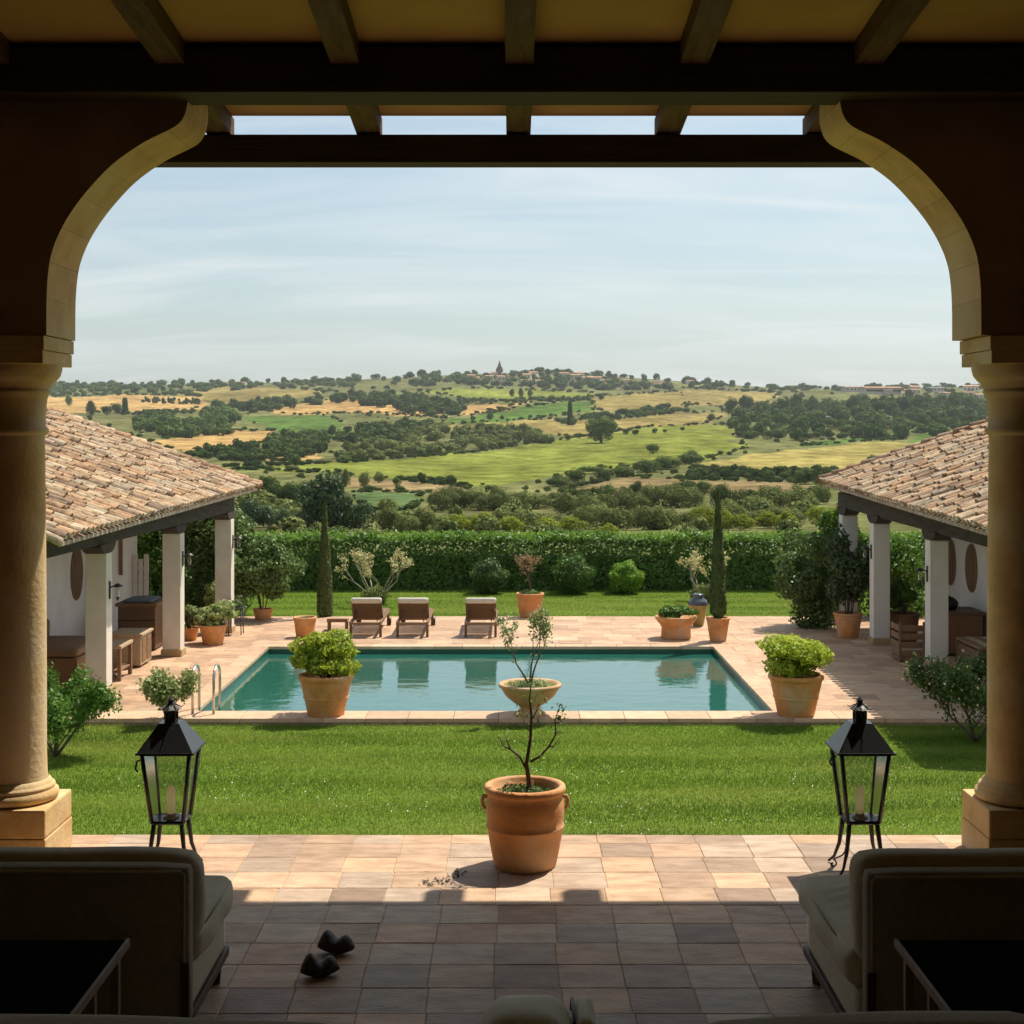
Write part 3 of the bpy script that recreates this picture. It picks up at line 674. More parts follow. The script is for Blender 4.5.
    dx_ = (x1-x0)/(y1-y0); dz_ = (z1-z0)/(y1-y0)
    ya, yb = nE.y+.15, y1+.22
    def bp_(y, w, z): return (x0+dx_*(y-y0)+w, y, z0+dz_*(y-y0)+z)
    hw = .13
    V = [bp_(ya,-hw,.14), bp_(ya,hw,.14), bp_(ya,hw,.42), bp_(ya,-hw,.42), bp_(yb,-hw,.14), bp_(yb,hw,.14), bp_(yb,hw,.42), bp_(yb,-hw,.42)]
    bm_.add(V, [(0,1,2,3),(4,7,6,5),(0,4,5,1),(1,5,6,2),(2,6,7,3),(3,7,4,0)])
    # return beam to the wall at the far end
    xr = x1; bm_.box(min(xr+s*hw, s*abs(wx)), max(xr+s*hw, s*abs(wx)), y1-.12, y1+.12, z1+.145, z1+.405)
    bm_.build('eave_beam', 'beamgrey', root, O)
    rf = MB(); y = ya+.3
    while y < yb:                                           # rafter tails under the eave
        q = pt(y, .02, -.075); rf.tube([q, pt(y, 1.2, -.075)], .045, 6); y += .62
    rf.build('rafter_tail', 'corbel', root, O)
    hp = .155 if s < 0 else .15
    for (x, y, zt) in pillars:
        pm = MB().box(x-hp, x+hp, y-hp, y+hp, G, zt-.005, bev=.008).build('pillar', pink, root, O)
        MB().box(x-hp-.025, x+hp+.025, y-hp-.025, y+hp+.025, G, G+.12, bev=.01).build('pillar_foot', 'plinthstone', pm, O)
        cm = MB(); L1 = .36
        V = []; prof = [(-L1-.03,.14),(-L1-.03,.10),(-L1+.06,.04),(-hp-.03,0),(hp+.03,0),(L1-.06,.04),(L1+.03,.10),(L1+.03,.14)]
        for xx in (x-hp+.01, x+hp-.01):
            for (a, z) in prof: V.append((xx, y+a, zt+z))
        n = len(prof); cm.add(V, [list(range(n)), list(range(n, 2*n))[::-1]]+[(i, (i+1)%n, n+(i+1)%n, n+i) for i in range(n)])
        cm.build('corbel', 'corbel', pm, O)
    wz = MB(); wz.box(min(wx, wx+s*4.6), max(wx, wx+s*4.6), nE.y+.4, wend, G, G+2.95)
    wz.add([(wx,nE.y+.4,G+2.95),(wx+s*4.6,nE.y+.4,G+2.95),(wx+s*2.3,nE.y+.4,G+3.7)], [(0,1,2)])
    w = wz.build('wall', 'white', root, O)
    return root
PL = [(-6.07,21.3,.60),(-5.86,25.1,.62),(-5.55,28.0,.68)]
pavL = pavilion(-1, (-5.30,16.95,1.10), (-5.30,30.3,1.21), 'pool_pavilion', 'pool pavilion with sunlit clay tile roof on cream pillars, left of the pool', PL, -7.6, 29.4, 11, 'pillar')
PR = [(6.97,23.8,.60),(6.72,26.5,.70),(6.56,28.3,.75)]
pavR = pavilion(1, (6.0,18.2,1.13), (6.35,29.7,1.335), 'pool_pavilion', 'pool pavilion with mossy edged tile roof on grey white pillars, right of the pool', PR, 8.2, 27.5, 12, 'white')
# wall lamps on the pillars' pool faces
def wall_lamp(x, y, z, s, label):
    r = empty('wall_lamp', (x, y, z), label, 'wall lamp', 'black wall lamps on pavilion pillars')
    MB().box(-.015 if s > 0 else -.0, .0 if s > 0 else .015, -.03, .03, -.16, .10, bev=.004).build('back_plate', 'iron', r)
    MB().tube([(0,0,0),(-s*.06,0,.03),(-s*.12,0,.01)], .012).build('bracket', 'iron', r)
    MB().lathe([(.012,.07),(.075,.035),(.08,.02),(.03,.015)], 14, (-s*.12,0,0)).build('hood', 'iron', r)
    MB().lathe([(.028,.015),(.034,-.08),(.02,-.13)], 10, (-s*.12,0,0)).build('glass_tube', 'glass', r)
    MB().lathe([(.022,-.13),(.026,-.15),(.004,-.19)], 10, (-s*.12,0,0)).build('finial', 'iron', r)
wall_lamp(-5.913, 21.3, EYE-(588-HZ)*21.3/F, -1, 'black lamp on the nearest pillar of the left pavilion')
wall_lamp(-5.703, 25.1, EYE-(557-HZ)*25.1/F, -1, 'black lamp on the middle pillar of the left pavilion')
wall_lamp(-5.393, 28.0, EYE-(540-HZ)*28/F, -1, 'black lamp on the farthest pillar of the left pavilion')
wall_lamp(6.818, 23.8, EYE-(572-HZ)*23.8/F, 1, 'black lamp on the nearest pillar of the right pavilion')
wall_lamp(6.568, 26.5, EYE-(550-HZ)*26.5/F, 1, 'black lamp on the middle pillar of the right pavilion')
def plaque(x, y, z, s, h, w, label):
    r = empty('wall_plaque', (x, y, z-h/2), label, 'wall decoration', 'oval woven plaques on pavilion walls')
    n = 28; V = []; prof = [(0,.05),(.55,.045),(.85,.035),(1,.01),(1,0)]
    for (q, d) in prof:
        for k in range(n): a = 2*math.pi*k/n; V.append((-s*d, math.cos(a)*w/2*q, h/2+math.sin(a)*h/2*q))
    MB().add(V, [(j*n+k, j*n+(k+1)%n, (j+1)*n+(k+1)%n, (j+1)*n+k) for j in range(len(prof)-1) for k in range(n)], smooth=True).build('panel', 'plaque', r)
    MB().tube([(-s*.015, math.cos(2*math.pi*k/n)*w/2, h/2+math.sin(2*math.pi*k/n)*h/2) for k in range(n+1)], .018, 5).build('rim', 'rope', r)
def wp(px, py, wx): D = wx*F/(px-512); return D, EYE-(py-HZ)*D/F
D, z = wp(76, 573, -7.6); plaque(-7.6, D, z, -1, .92, .62, 'long oval woven plaque on the left pavilion wall')
D, z = wp(972, 568, 8.2); plaque(8.2, D, z, 1, .84, .6, 'oval woven plaque on the right pavilion wall, nearest the stone column')
D, z = wp(951, 562, 8.2); plaque(8.2, D, z, 1, .84, .6, 'oval woven plaque half hidden behind the right pavilion nearest pillar')
exec_after = []

# ------------------------------------------------------------------ furniture under the pavilions
def bx(x0,x1,y0,y1,z0,z1,bev=.008): return MB().box(x0,x1,y0,y1,z0,z1,bev=bev)
r = empty('wicker_daybed', (-6.85, 22.2, G), 'brown wicker daybed with flat cushion beside the nearest left pillar', 'daybed')
bx(-.62,.42,-.75,.75,.06,.52,.03).build('base','wicker',r)
m_ = MB(); rbox(m_, -.60,.40,-.73,.73,.52,.66,.05,.01,8,3,.004); m_.build('cushion','cushion',r)
m_ = MB(); rbox(m_, -.62,-.40,-.3,.6,.62,.95,.07,.02,8,4,.004); m_.build('pillow','cushion',r)
for a in (-.55,.35):
    for b_ in (-.68,.68): bx(a-.03,a+.03,b_-.03,b_+.03,0,.08).build('leg','wicker',r)
r = empty('side_table', (-6.32, 22.9, G), 'pale wooden slatted side table behind the nearest left pillar', 'side table')
bx(-.30,.26,-.42,.30,.50,.55).build('top','palewood',r)
for a in (-.26,.22):
    for b_ in (-.38,.26): bx(a-.03,a+.03,b_-.03,b_+.03,0,.5).build('leg','teak',r)
bx(-.27,.23,-.39,.27,.14,.17).build('shelf','teak',r)
r = empty('wooden_cabinet', (-6.30, 24.1, G), 'pale wood cabinet between the first two left pillars', 'cabinet')
bx(-.28,.22,-.35,.35,.04,.52).build('body','palewood',r); bx(-.31,.25,-.38,.38,.52,.56).build('top','palewood',r)
bx(.22,.235,-.3,-.02,.1,.48).build('door','teak',r); bx(.22,.235,.02,.3,.1,.48).build('door','teak',r)
r = empty('storage_chest', (-6.60, 26.0, G), 'tall brown plank chest with grey cloth on its lid beside the middle left pillar', 'chest')
bx(-.36,.30,-.40,.40,.03,.78).build('body','teakdark',r)
for z in (.28,.53): bx(-.37,.31,-.41,-.40,z,z+.012,.001).build('plank_line','corbel',r)
bx(-.40,.34,-.44,.44,.78,.84).build('lid','teak',r); m_ = MB(); rbox(m_, -.28,.22,-.38,.38,.84,.89,.02,.01,6,2,.004); m_.build('cloth','slate',r)
r = empty('slatted_screen', (-7.42, 29.0, G), 'white slatted screen leaning at the end of the left pavilion wall', 'screen')
for i in range(3): MB().box(-.16+.11*i,-.07+.11*i,-.02,.02,.0,1.42-.10*(i%2),bev=.004).build('slat','white',r)
MB().box(-.17,.15,.022,.045,.3,.38).build('crossbar','white',r); MB().box(-.17,.15,.022,.045,1.1,1.18).build('crossbar','white',r)
r = empty('drain_pipe', (-7.55, 28.0, G), 'brown downpipe on the left pavilion wall beside the nearest pillar', 'pipe')
MB().tube([(0,0,1.1),(0,0,2.9)], .035, 10).build('pipe','rope',r); MB().box(-.1,-.0,-.05,.05,2.0,2.05).build('clamp','iron',r)
# right
r = empty('storage_chest', (7.75, 25.4, G), 'brown wicker chest against the right pavilion wall with a dark bundle on top', 'chest')
bx(-.42,.38,-.38,.38,.03,.70,.02).build('body','wicker',r); bx(-.45,.41,-.41,.41,.70,.76,.01).build('lid','teakdark',r)
m_ = MB(); rbox(m_, -.36,.02,-.2,.2,.76,.98,.1,.02,8,5,.01); o = m_.build('cloth_bundle','strap',None); o.location = (7.75,25.4,G); tag(o,'dark cloth bundle lying on the right wicker chest','cloth')
r = empty('wooden_bench', (7.62, 23.0, G), 'brown slatted bench in front of the right wicker chest', 'bench')
for i in range(6): bx(-.40+.14*i,-.28+.14*i,-.6,.6,.50,.54).build('slat','palewood' if i%2 else 'teak',r)
for a in (-.37,.37):
    for b_ in (-.55,.55): bx(a-.035,a+.035,b_-.035,b_+.035,0,.5).build('leg','teakdark',r)
bx(-.37,.37,-.57,-.54,.36,.46).build('apron','teakdark',r); bx(-.39,-.36,-.55,.55,.2,.46).build('apron','teakdark',r)
r = empty('wooden_crate', (6.72, 24.6, G), 'open wooden crate beside the nearest right pillar', 'crate')
bx(-.22,.2,-.25,.25,.02,.08).build('bottom','teak',r)
for i in range(4): bx(-.22,.2,-.26,-.24,.1+.14*i,.2+.14*i).build('slat','teak',r); bx(-.23,-.21,-.25,.25,.1+.14*i,.2+.14*i).build('slat','teak',r)
for a in (-.21,.19): bx(a-.02,a+.02,-.285,-.26,0,.68).build('post','teak',r)

# ------------------------------------------------------------------ pots and plants
def pot_prof(rt, rb, h, rim=.05, rt_th=.03):
    return [(0,.0),(rb*.97,0),(rb,.012),(rb+(rt-rb)*.45,h*.45),(rt*.965,h-rim*1.25),(rt*.965,h-rim),(rt*1.03,h-rim*.9),(rt*1.045,h-rim*.4),(rt*1.02,h),(rt-rt_th,h),(rt-rt_th*1.3,h-.03),(rt-rt_th*1.6,h*.80),(0,h*.80)]
def put_pot(r, rt, rb, h, m='terra', rim=.05, band=None, soil=True):
    p = MB().lathe(pot_prof(rt, rb, h, rim), 40).build('pot', m, r)
    if band:
        z = h*band; rr = rb+(rt-rb)*band*.98; MB().lathe([(rr,z-.014),(rr+.012,z-.008),(rr+.013,z+.004),(rr,z+.012)], 40).build('band', m, p)
    if soil: MB().lathe([(0,h*.84),(rt-.04,h*.83)], 24).build('soil', 'soil', r)
    return p
def bush(r, rx, rz, z, n, L, m, seed, nb=9, sub=.5, stems=True, depth=.4):
    rng = np.random.default_rng(seed); f = foliage('foliage', n, rblobs(nb, rx, rx, rz, z, rng, sub), L, L*.62, m, r, seed, depth)
    if stems:
        mb = MB(); rnd = random.Random(seed)
        for k in range(7):
            a = rnd.uniform(0, 6.28); q = rnd.uniform(.3,.8)
            mb.tube([(0,0,max(.0, z-rz*1.3)),(math.cos(a)*rx*q*.4,math.sin(a)*rx*q*.4,z-rz*.4),(math.cos(a)*rx*q,math.sin(a)*rx*q,z+rz*.3)], [.014,.010,.004], 5)
        mb.build('stem', 'bark', r)
    return f
# two big pots on the coping
def gx(px, y, z=G): return Vector(((px-512)*y/F, y, z))
for px, seed, lab in ((326, 21, 'terracotta pot of lime green shrub at the pool near left corner'), (796, 22, 'terracotta pot of lime green shrub at the pool near right corner')):
    r = empty('potted_shrub', gx(px, 19.86), lab, 'potted plant', 'terracotta pots around the pool', rz=seed)
    put_pot(r, .365, .25, .56, rim=.07, band=.45); bush(r, .52 if seed == 21 else .56, .36, .84, 6500, .062, 'leaf_lime', seed, 18, .40)
# bowl urn on foot with sparse tree
r = empty('urn_planter', gx(530, 19.86), 'wide pale stone bowl planter on a foot, at the middle of the pool near edge', 'planter')
MB().lathe([(0,0),(.21,0),(.215,.03),(.17,.05),(.14,.09),(.15,.13),(.22,.17),(.33,.26),(.395,.36),(.41,.385),(.43,.39),(.435,.42),(.42,.435),(.38,.435),(.36,.41),(.30,.36),(0,.36)], 44).build('bowl','terrapale',r)
MB().lathe([(0,.385),(.36,.375)], 24).build('soil','soil',r)
foliage('ground_cover', 1500, [(0,0,.40,.34,.34,.05)], .035, .028, 'leaf_varieg', r, 31, .5)
rnd = random.Random(31); mb = MB(); tips = []
for d in ((-.35,0,1),(.1,.05,1),(.30,0,1)): branchy(mb, (0,0,.38), d, .40, .016, 3, rnd, tips, .5, 4, (2,2), .12, .70)
mb.build('trunk','bark',r); tipleaves('leaves', tips, 7, .035, .045, .024, 'leaf_varieg', r, 32)
# terrace pot with handles
r = empty('potted_tree', (.072, 8.0, 0), 'large terracotta pot with side handles and a thin bare young tree on the terrace', 'potted plant')
pr = [(0,0),(.165,0),(.172,.010),(.185,.07),(.200,.15),(.209,.212),(.215,.216),(.216,.226),(.211,.231),(.215,.27),(.217,.32),(.214,.37),(.207,.386),(.211,.393),(.209,.400),(.217,.406),(.224,.416),(.226,.430),(.221,.443),(.20,.448),(.185,.435),(.18,.38),(0,.37)]
p = MB().lathe(pr, 56, wob=.004).build('pot','terra',r)
for s in (-1,1):
    MB().tube([(s*.205,0,.375),(s*.226,0,.382),(s*.236,0,.362),(s*.235,0,.335),(s*.224,0,.315),(s*.210,0,.318)], [.013,.014,.012,.011,.012,.014], 8).build('handle','terrapale',p)
MB().lathe([(0,.392),(.185,.385)], 24).build('soil','soil',r)
foliage('ground_cover', 650, [(0,0,.40,.15,.15,.025)], .022, .018, 'leaf_mid', r, 41, .5)
rnd = random.Random(44); mb = MB(); tips = []
tr_ = [(.02,0,.38),(.022,0,.46),(.008,0,.56),(.03,0,.70),(.035,0,.82),(.025,.0,.92),(.035,0,1.0)]
mb.tube(tr_, [.018,.015,.011,.009,.007,.005,.003], 7); tips += [Vector(q) for q in tr_[3:]]
def spray(pts, r0):
    mb.tube(pts, [r0*(1-.7*i/(len(pts)-1)) for i in range(len(pts))], 5); tips.extend(Vector(q) for q in pts[1:])
spray([(.012,0,.52),(-.03,0,.60),(-.08,.01,.635),(-.12,.01,.655),(-.14,.01,.70)], .008)
spray([(.03,0,.57),(.08,-.01,.60),(.13,-.01,.655),(.17,0,.72),(.165,0,.80),(.19,0,.87)], .008)
spray([(-.08,.01,.635),(-.10,.02,.68),(-.095,.02,.73)], .005); spray([(.13,-.01,.655),(.155,-.03,.66),(.18,-.03,.69)], .005)
spray([(.033,0,.72),(.0,.01,.78),(-.025,.01,.84)], .004)
spray([(.035,0,.80),(.07,0,.86),(.08,0,.91)], .004); spray([(.165,0,.78),(.2,.01,.79),(.22,.01,.82)], .004)
mb.build('trunk','bark',r)
tipleaves('leaves', tips, 7, .016, .018, .010, 'leaf_varieg', r, 45); tipleaves('leaves', [t for t in tips if t.z > .78], 7, .022, .026, .014, 'leaf_mid', r, 46)

def potted(px, py, rt, rb, h, lab, fn, m='terra', rim=.04, name='potted_shrub', seed=1, band=None):
    r = empty(name, gp(px, py), lab, 'potted plant', 'terracotta pots around the pool', rz=seed*.7); put_pot(r, rt, rb, h, m, rim, band); fn(r); return r
def twiggy(m, h, seed, depth=3, per=6, L=.05, spread=.6, bark='bark', base=.4, trunks=1, r0=.022, sp=.04, zb=0.):
    def fn(r):
        rnd = random.Random(seed); mb = MB(); tips = []
        for k in range(trunks):
            a = 6.28*k/trunks+rnd.random(); d = (math.cos(a)*(.0 if trunks == 1 else .6), math.sin(a)*(.0 if trunks == 1 else .6), 1)
            branchy(mb, (0,0,base), d, h*.36, r0, depth, rnd, tips, spread, 4, (2,3), .12)
        mb.build('trunk', bark, r); tipleaves('leaves', tips, per, sp, L, L*.6, m, r, seed)
    return fn
potted(530, 617, .285, .21, .50, 'terracotta pot with reddish twiggy shrub on the lawn edge right of the loungers', lambda r: (twiggy('leaf_red', 1.05, 51, 3, 7, .045, .75, base=.4)(r), foliage('ground_cover', 400, [(0,0,.5,.2,.2,.06)], .06, .03, 'leaf_mid', r, 52)), seed=1)
potted(305, 637, .215, .165, .38, 'small empty looking terracotta pot at the pool far left corner', lambda r: foliage('ground_cover', 200, [(0,0,.34,.15,.15,.02)], .03, .02, 'leaf_mid', r, 53), seed=2, name='potted_herb')
# flared bowl
r = empty('potted_shrub', gp(676, 638), 'wide flared terracotta bowl of leafy green shrub at the pool far right corner', 'potted plant', 'terracotta pots around the pool')
MB().lathe([(0,0),(.27,0),(.28,.02),(.27,.20),(.30,.26),(.37,.34),(.39,.37),(.39,.41),(.37,.42),(.33,.41),(.28,.33),(0,.32)], 40).build('pot','terra',r)
bush(r, .38, .15, .50, 2600, .06, 'leaf_hedge', 54, 14, .36)
def cypress(r, h, rad, z0, seed, n=13000):
    rng = np.random.default_rng(seed); t = rng.random(n)**.85; a = rng.uniform(0, 6.283, n)
    pr_ = rad*np.minimum(1, (t/.06+.25))*(1-t**1.5)**.85*(1+.05*np.sin(a*3+t*22)+.04*np.sin(a*7-t*40)); rr = pr_*(1-.3*rng.random(n)**2)
    P = np.stack([np.cos(a)*rr, np.sin(a)*rr, z0+t*h], 1); Nn = unit(np.stack([np.cos(a), np.sin(a), .3*np.ones(n)], 1)+rng.normal(size=(n,3))*.4)
    np_mesh('foliage', leafV(P, Nn, .06, .020, rng, 2.6), 4, 'leaf_cypress', r)
    MB().tube([(0,0,0),(0,0,z0+h*.9)], [rad*.22,.008], 8).build('trunk','bark',r)
r = empty('potted_cypress', gp(718, 641), 'slim dark cypress in a terracotta pot at the pool far right corner', 'potted plant', 'terracotta pots around the pool')
put_pot(r, .215, .15, .44, rim=.05); cypress(r, 2.35, .155, .42, 55)
r = empty('cypress_tree', gp(325, 620, LAWN), 'slim dark cypress growing in the lawn left of the loungers', 'tree'); cypress(r, 2.42, .17, .02, 56)
# glazed urn
r = empty('glazed_urn', gp(698, 626), 'olive and blue grey glazed urn behind the potted cypress', 'urn')
MB().lathe([(0,0),(.10,0),(.11,.02),(.15,.2),(.19,.38),(.195,.42)], 32).build('body','glazeolive',r)
MB().lathe([(.195,.42),(.20,.46),(.17,.52),(.11,.56),(.10,.60),(.12,.62),(.09,.64),(0,.66)], 32).build('neck','glazegrey',r)
# pots on the left side
potted(213, 644, .25, .18, .36, 'terracotta pot of variegated shrub between the left pavilion pillars', lambda r: bush(r, .42, .26, .56, 2600, .075, 'leaf_varieg', 61, 10, .4), seed=3)
potted(189, 640, .18, .14, .24, 'small terracotta pot of variegated shrub beside the middle left pillar', lambda r: bush(r, .26, .22, .45, 1200, .07, 'leaf_varieg', 62, 8, .4), seed=4)
potted(263, 619, .20, .16, .22, 'low terracotta bowl with a big round dark green tree near the left lawn corner', lambda r: (bush(r, .78, .80, 1.0, 11000, .08, 'leaf_mid', 63, 24, .38)), seed=5, name='potted_tree')
r = empty('green_lantern_stand', gp(236, 634), 'small green metal plant stand by the farthest left pillar', 'plant stand')
for a in (-.12,.12):
    for b_ in (-.12,.12): MB().tube([(a,b_,0),(a*.9,b_*.9,.5)], .012).build('leg','glazegrey',r)
MB().box(-.15,.15,-.15,.15,.5,.53,bev=.005).build('top','glazegrey',r); foliage('trailing_plant', 500, [(0,0,.56,.14,.14,.08)], .04, .03, 'leaf_mid', r, 64)
# pots on the right side
potted(848, 637, .27, .19, .46, 'terracotta pot holding a tall dark shrub beside the middle right pillar', lambda r: bush(r, .52, 1.0, 1.30, 7000, .08, 'leaf_dark', 66, 20, .40), seed=6)
r = potted(903, 641, .30, .24, .52, 'dark square shouldered pot of green shrub behind the middle right pillar', lambda r: bush(r, .40, .30, .80, 2200, .09, 'leaf_hedge', 67, 10, .4), m='wicker', seed=7)
def shrub(name, loc, lab, rx, rz, z, n, L, m, seed, nb=14, sub=.42, group=None, trunk=True, ry=None, ring=.42):
    r = empty(name, loc, lab, 'shrub' if 'tree' not in name else 'tree', group, rz=seed)
    rng = np.random.default_rng(seed); bl = rblobs(nb, rx, ry or rx, rz, z, rng, sub)
    bl += [(math.cos(a)*rx*ring, math.sin(a)*rx*ring, z*.32, rx*ring, rx*ring, z*.32) for a in np.linspace(0, 6.28, 7)[:-1]]
    foliage('foliage', n, bl, L, L*.6, m, r, seed, .45)
    mb = MB(); rnd = random.Random(seed)
    for k in range(5):
        b_ = bl[rnd.randrange(len(bl))]
        mb.tube([(rnd.uniform(-.03,.03)*rx,rnd.uniform(-.03,.03)*rx,0),(b_[0]*.35,b_[1]*.35,z*.5),(b_[0],b_[1],b_[2])], [.028*rx+.008,.018*rx+.006,.004], 5)
    mb.build('trunk','bark',r); return r
shrub('leafy_shrub', gp(818, 634, LAWN)+Vector((0,.4,0)), 'large spreading olive green shrub beside the far right pavilion pillar', .92, 1.05, 1.25, 13000, .075, 'leaf_mid', 71, 30, .30, ring=.26)
bpy.context.view_layer.update()
shrub('leafy_shrub', Vector((6.75, 29.9, LAWN)), 'dark climbing shrub rising behind the farthest right pillar', .62, 1.25, 1.55, 6500, .09, 'leaf_hedge', 72, 20, .36)
shrub('leafy_shrub', Vector((8.2, 30.6, LAWN)), 'dense bright shrub behind the two right pavilion pillars', 1.0, .9, 1.1, 7000, .09, 'leaf_hedge', 73, 18, .4)
shrub('leafy_shrub', Vector((-6.3, 30.8, LAWN)), 'tall glossy shrub behind the farthest left pillar', 1.0, 1.15, 1.5, 14000, .09, 'leaf_mid', 74, 26, .36)
shrub('leafy_shrub', Vector((-7.6, 31.2, LAWN)), 'tall glossy shrub beyond the end of the left pavilion wall', 1.1, 1.2, 1.6, 14000, .09, 'leaf_hedge', 75, 26, .36)
shrub('leafy_shrub', Vector((-5.9, 29.2, G)), 'low variegated shrub at the foot of the farthest left pillar', .42, .35, .5, 2200, .08, 'leaf_varieg', 76, 10, .4)
# lawn bushes
def open_bush(name, loc, lab, h, rx, seed, m, m2=None, per=26, L=.05, trunks=4, depth=3):
    r = empty(name, loc, lab, 'shrub'); rnd = random.Random(seed); mb = MB(); tips = []
    for k in range(trunks):
        a = 6.28*k/trunks+rnd.random()*.6; branchy(mb, (0,0,0), (math.cos(a)*rx,math.sin(a)*rx,1), h*.36, .022, depth, rnd, tips, .62, 4, (2,3), .05, .74)
    mb.build('trunk','bark',r); tipleaves('leaves', [t for t in tips if t.z > h*.22], per, .055, L, L*.55, m, r, seed)
    if m2: tipleaves('flowers', tips[::3], 3, .07, .035, .03, m2, r, seed+1)['kind'] = 'stuff'
    return r
open_bush('flowering_shrub', gp(56, 757, LAWN), 'open branched light green bush on the lawn beside the left column', 1.12, .66, 81, 'leaf_hedge', None, 26, .05)
open_bush('flowering_shrub', gp(166, 718, G), 'pale variegated bush by the pool ladder at the deck edge', .62, .5, 82, 'leaf_varieg', None, 14, .06, 3, 3)
open_bush('flowering_shrub', gp(975, 742, LAWN), 'dark bush with orange and white flowers on the lawn beside the right column', 1.22, .85, 83, 'leaf_mid', 'flowers', 24, .055, 5)
# pale blossoming shrubs on the back lawn
def blossom(px, py, lab, h, seed, spread=.75):
    r = empty('blossom_shrub', gp(px, py, LAWN), lab, 'shrub', 'pale blossoming shrubs on the back lawn'); rnd = random.Random(seed); mb = MB(); tips = []; ends = []
    for k in range(8):
        a = 6.28*k/8+rnd.random()*.5; ti = []
        branchy(mb, (0,0,0), (math.cos(a)*spread,math.sin(a)*spread*.8,1), h*.55, .022, 3, rnd, ti, .75, 4, (2,2), .12, .50); tips += ti; ends += [t for t in ti if t.z > h*.5]
    mb.build('branch','barkpale',r); tipleaves('blossoms', ends[::3], 7, .032, .05, .035, 'blossom', r, seed); tipleaves('leaves', ends[1::6], 5, .05, .05, .028, 'leaf_varieg', r, seed+2)
    foliage('base_leaves', 900, [(0,0,.18,.32,.3,.22)], .07, .04, 'leaf_olive', r, seed+1); return r
blossom(375, 604, 'pale blossoming shrub with arching bare stems behind the left loungers', 1.30, 91, .95)
blossom(703, 602, 'pale blossoming shrub behind the potted cypress', 1.2, 92, .9)
# clipped balls by the hedge
for px, py, rr, lab, m, seed in ((489,589,.43,'dark clipped round bush by the hedge, left of the potted twiggy shrub','leaf_mid',101),(573,588,.50,'loose rounded bush by the hedge, between the two clipped balls','leaf_hedge',102),(626,588,.40,'bright neatly clipped ball bush by the hedge','leaf_fresh',103)):
    r = empty('round_bush', ((px-512)*35.3/F, 35.3, LAWN), lab, 'shrub', 'rounded bushes in front of the hedge')
    foliage('foliage', 6500, [(0,0,rr*.92,rr,rr,rr*.9)], .055, .035, m, r, seed, .2 if seed != 102 else .4, jit=.7)
    MB().lathe([(0,.02),(rr*.55,.2),(rr*.75,rr*.8),(rr*.5,rr*1.4),(0,rr*1.55)], 20).build('inner_stems','bark',r)
# hedge
def hedge(x0, x1, y0, y1, h, lab, seed, n):
    r = empty('hedge', ((x0+x1)/2, (y0+y1)/2, LAWN), lab, 'hedge'); rng = np.random.default_rng(seed); hx = (x1-x0)/2; hy = (y1-y0)/2
    a = rng.random(n); u = rng.uniform(-hx, hx, n); v = rng.random(n); P = np.zeros((n,3)); Nn = np.zeros((n,3))
    wob = .07*np.sin(u*2.1)+.05*np.sin(u*5.3+1)+.03*np.sin(u*11)
    fr_ = a < .5; tp_ = (a >= .5) & (a < .82); bk = a >= .82
    dep = .16*rng.random(n)**2
    rd = np.clip((v-.70)/.30, 0, 1); P[fr_] = np.stack([u, -hy+dep+wob*.8+.05*np.sin(v*9+u*3)+.42*rd**2, v*h], 1)[fr_]; Nn[fr_] = np.stack([0*u, -1+.6*rd, .25+1.3*rd], 1)[fr_]
    P[tp_] = np.stack([u, (v*2-1)*hy, h-dep+wob*.7+.05*np.sin(v*7+u*4)], 1)[tp_]; Nn[tp_] = (0,0,1)
    P[bk] = np.stack([u, hy-dep, v*h], 1)[bk]; Nn[bk] = (0,1,0)
    Nn = unit(Nn+rng.normal(size=(n,3))*.55)
    np_mesh('foliage', leafV(P, Nn, .085, .055, rng), 4, 'leaf_hedge', r)
    # taller shoots on top
    k = 9000; u = rng.uniform(-hx, hx, k); P = np.stack([u, rng.uniform(-hy, hy, k), h-.06+rng.random(k)**2*.18], 1)
    np_mesh('shoots', leafV(P, unit(rng.normal(size=(k,3))), .10, .045, rng, 1), 4, 'leaf_fresh', r)
    MB().box(-hx+.1, hx-.1, -hy+.5, hy-.25, 0, h-.5).build('inner_stems','bark',r)
hedge(-10.5, 12.5, 36.0, 37.2, 1.30, 'long clipped green hedge closing the back of the lawn', 111, 62000)

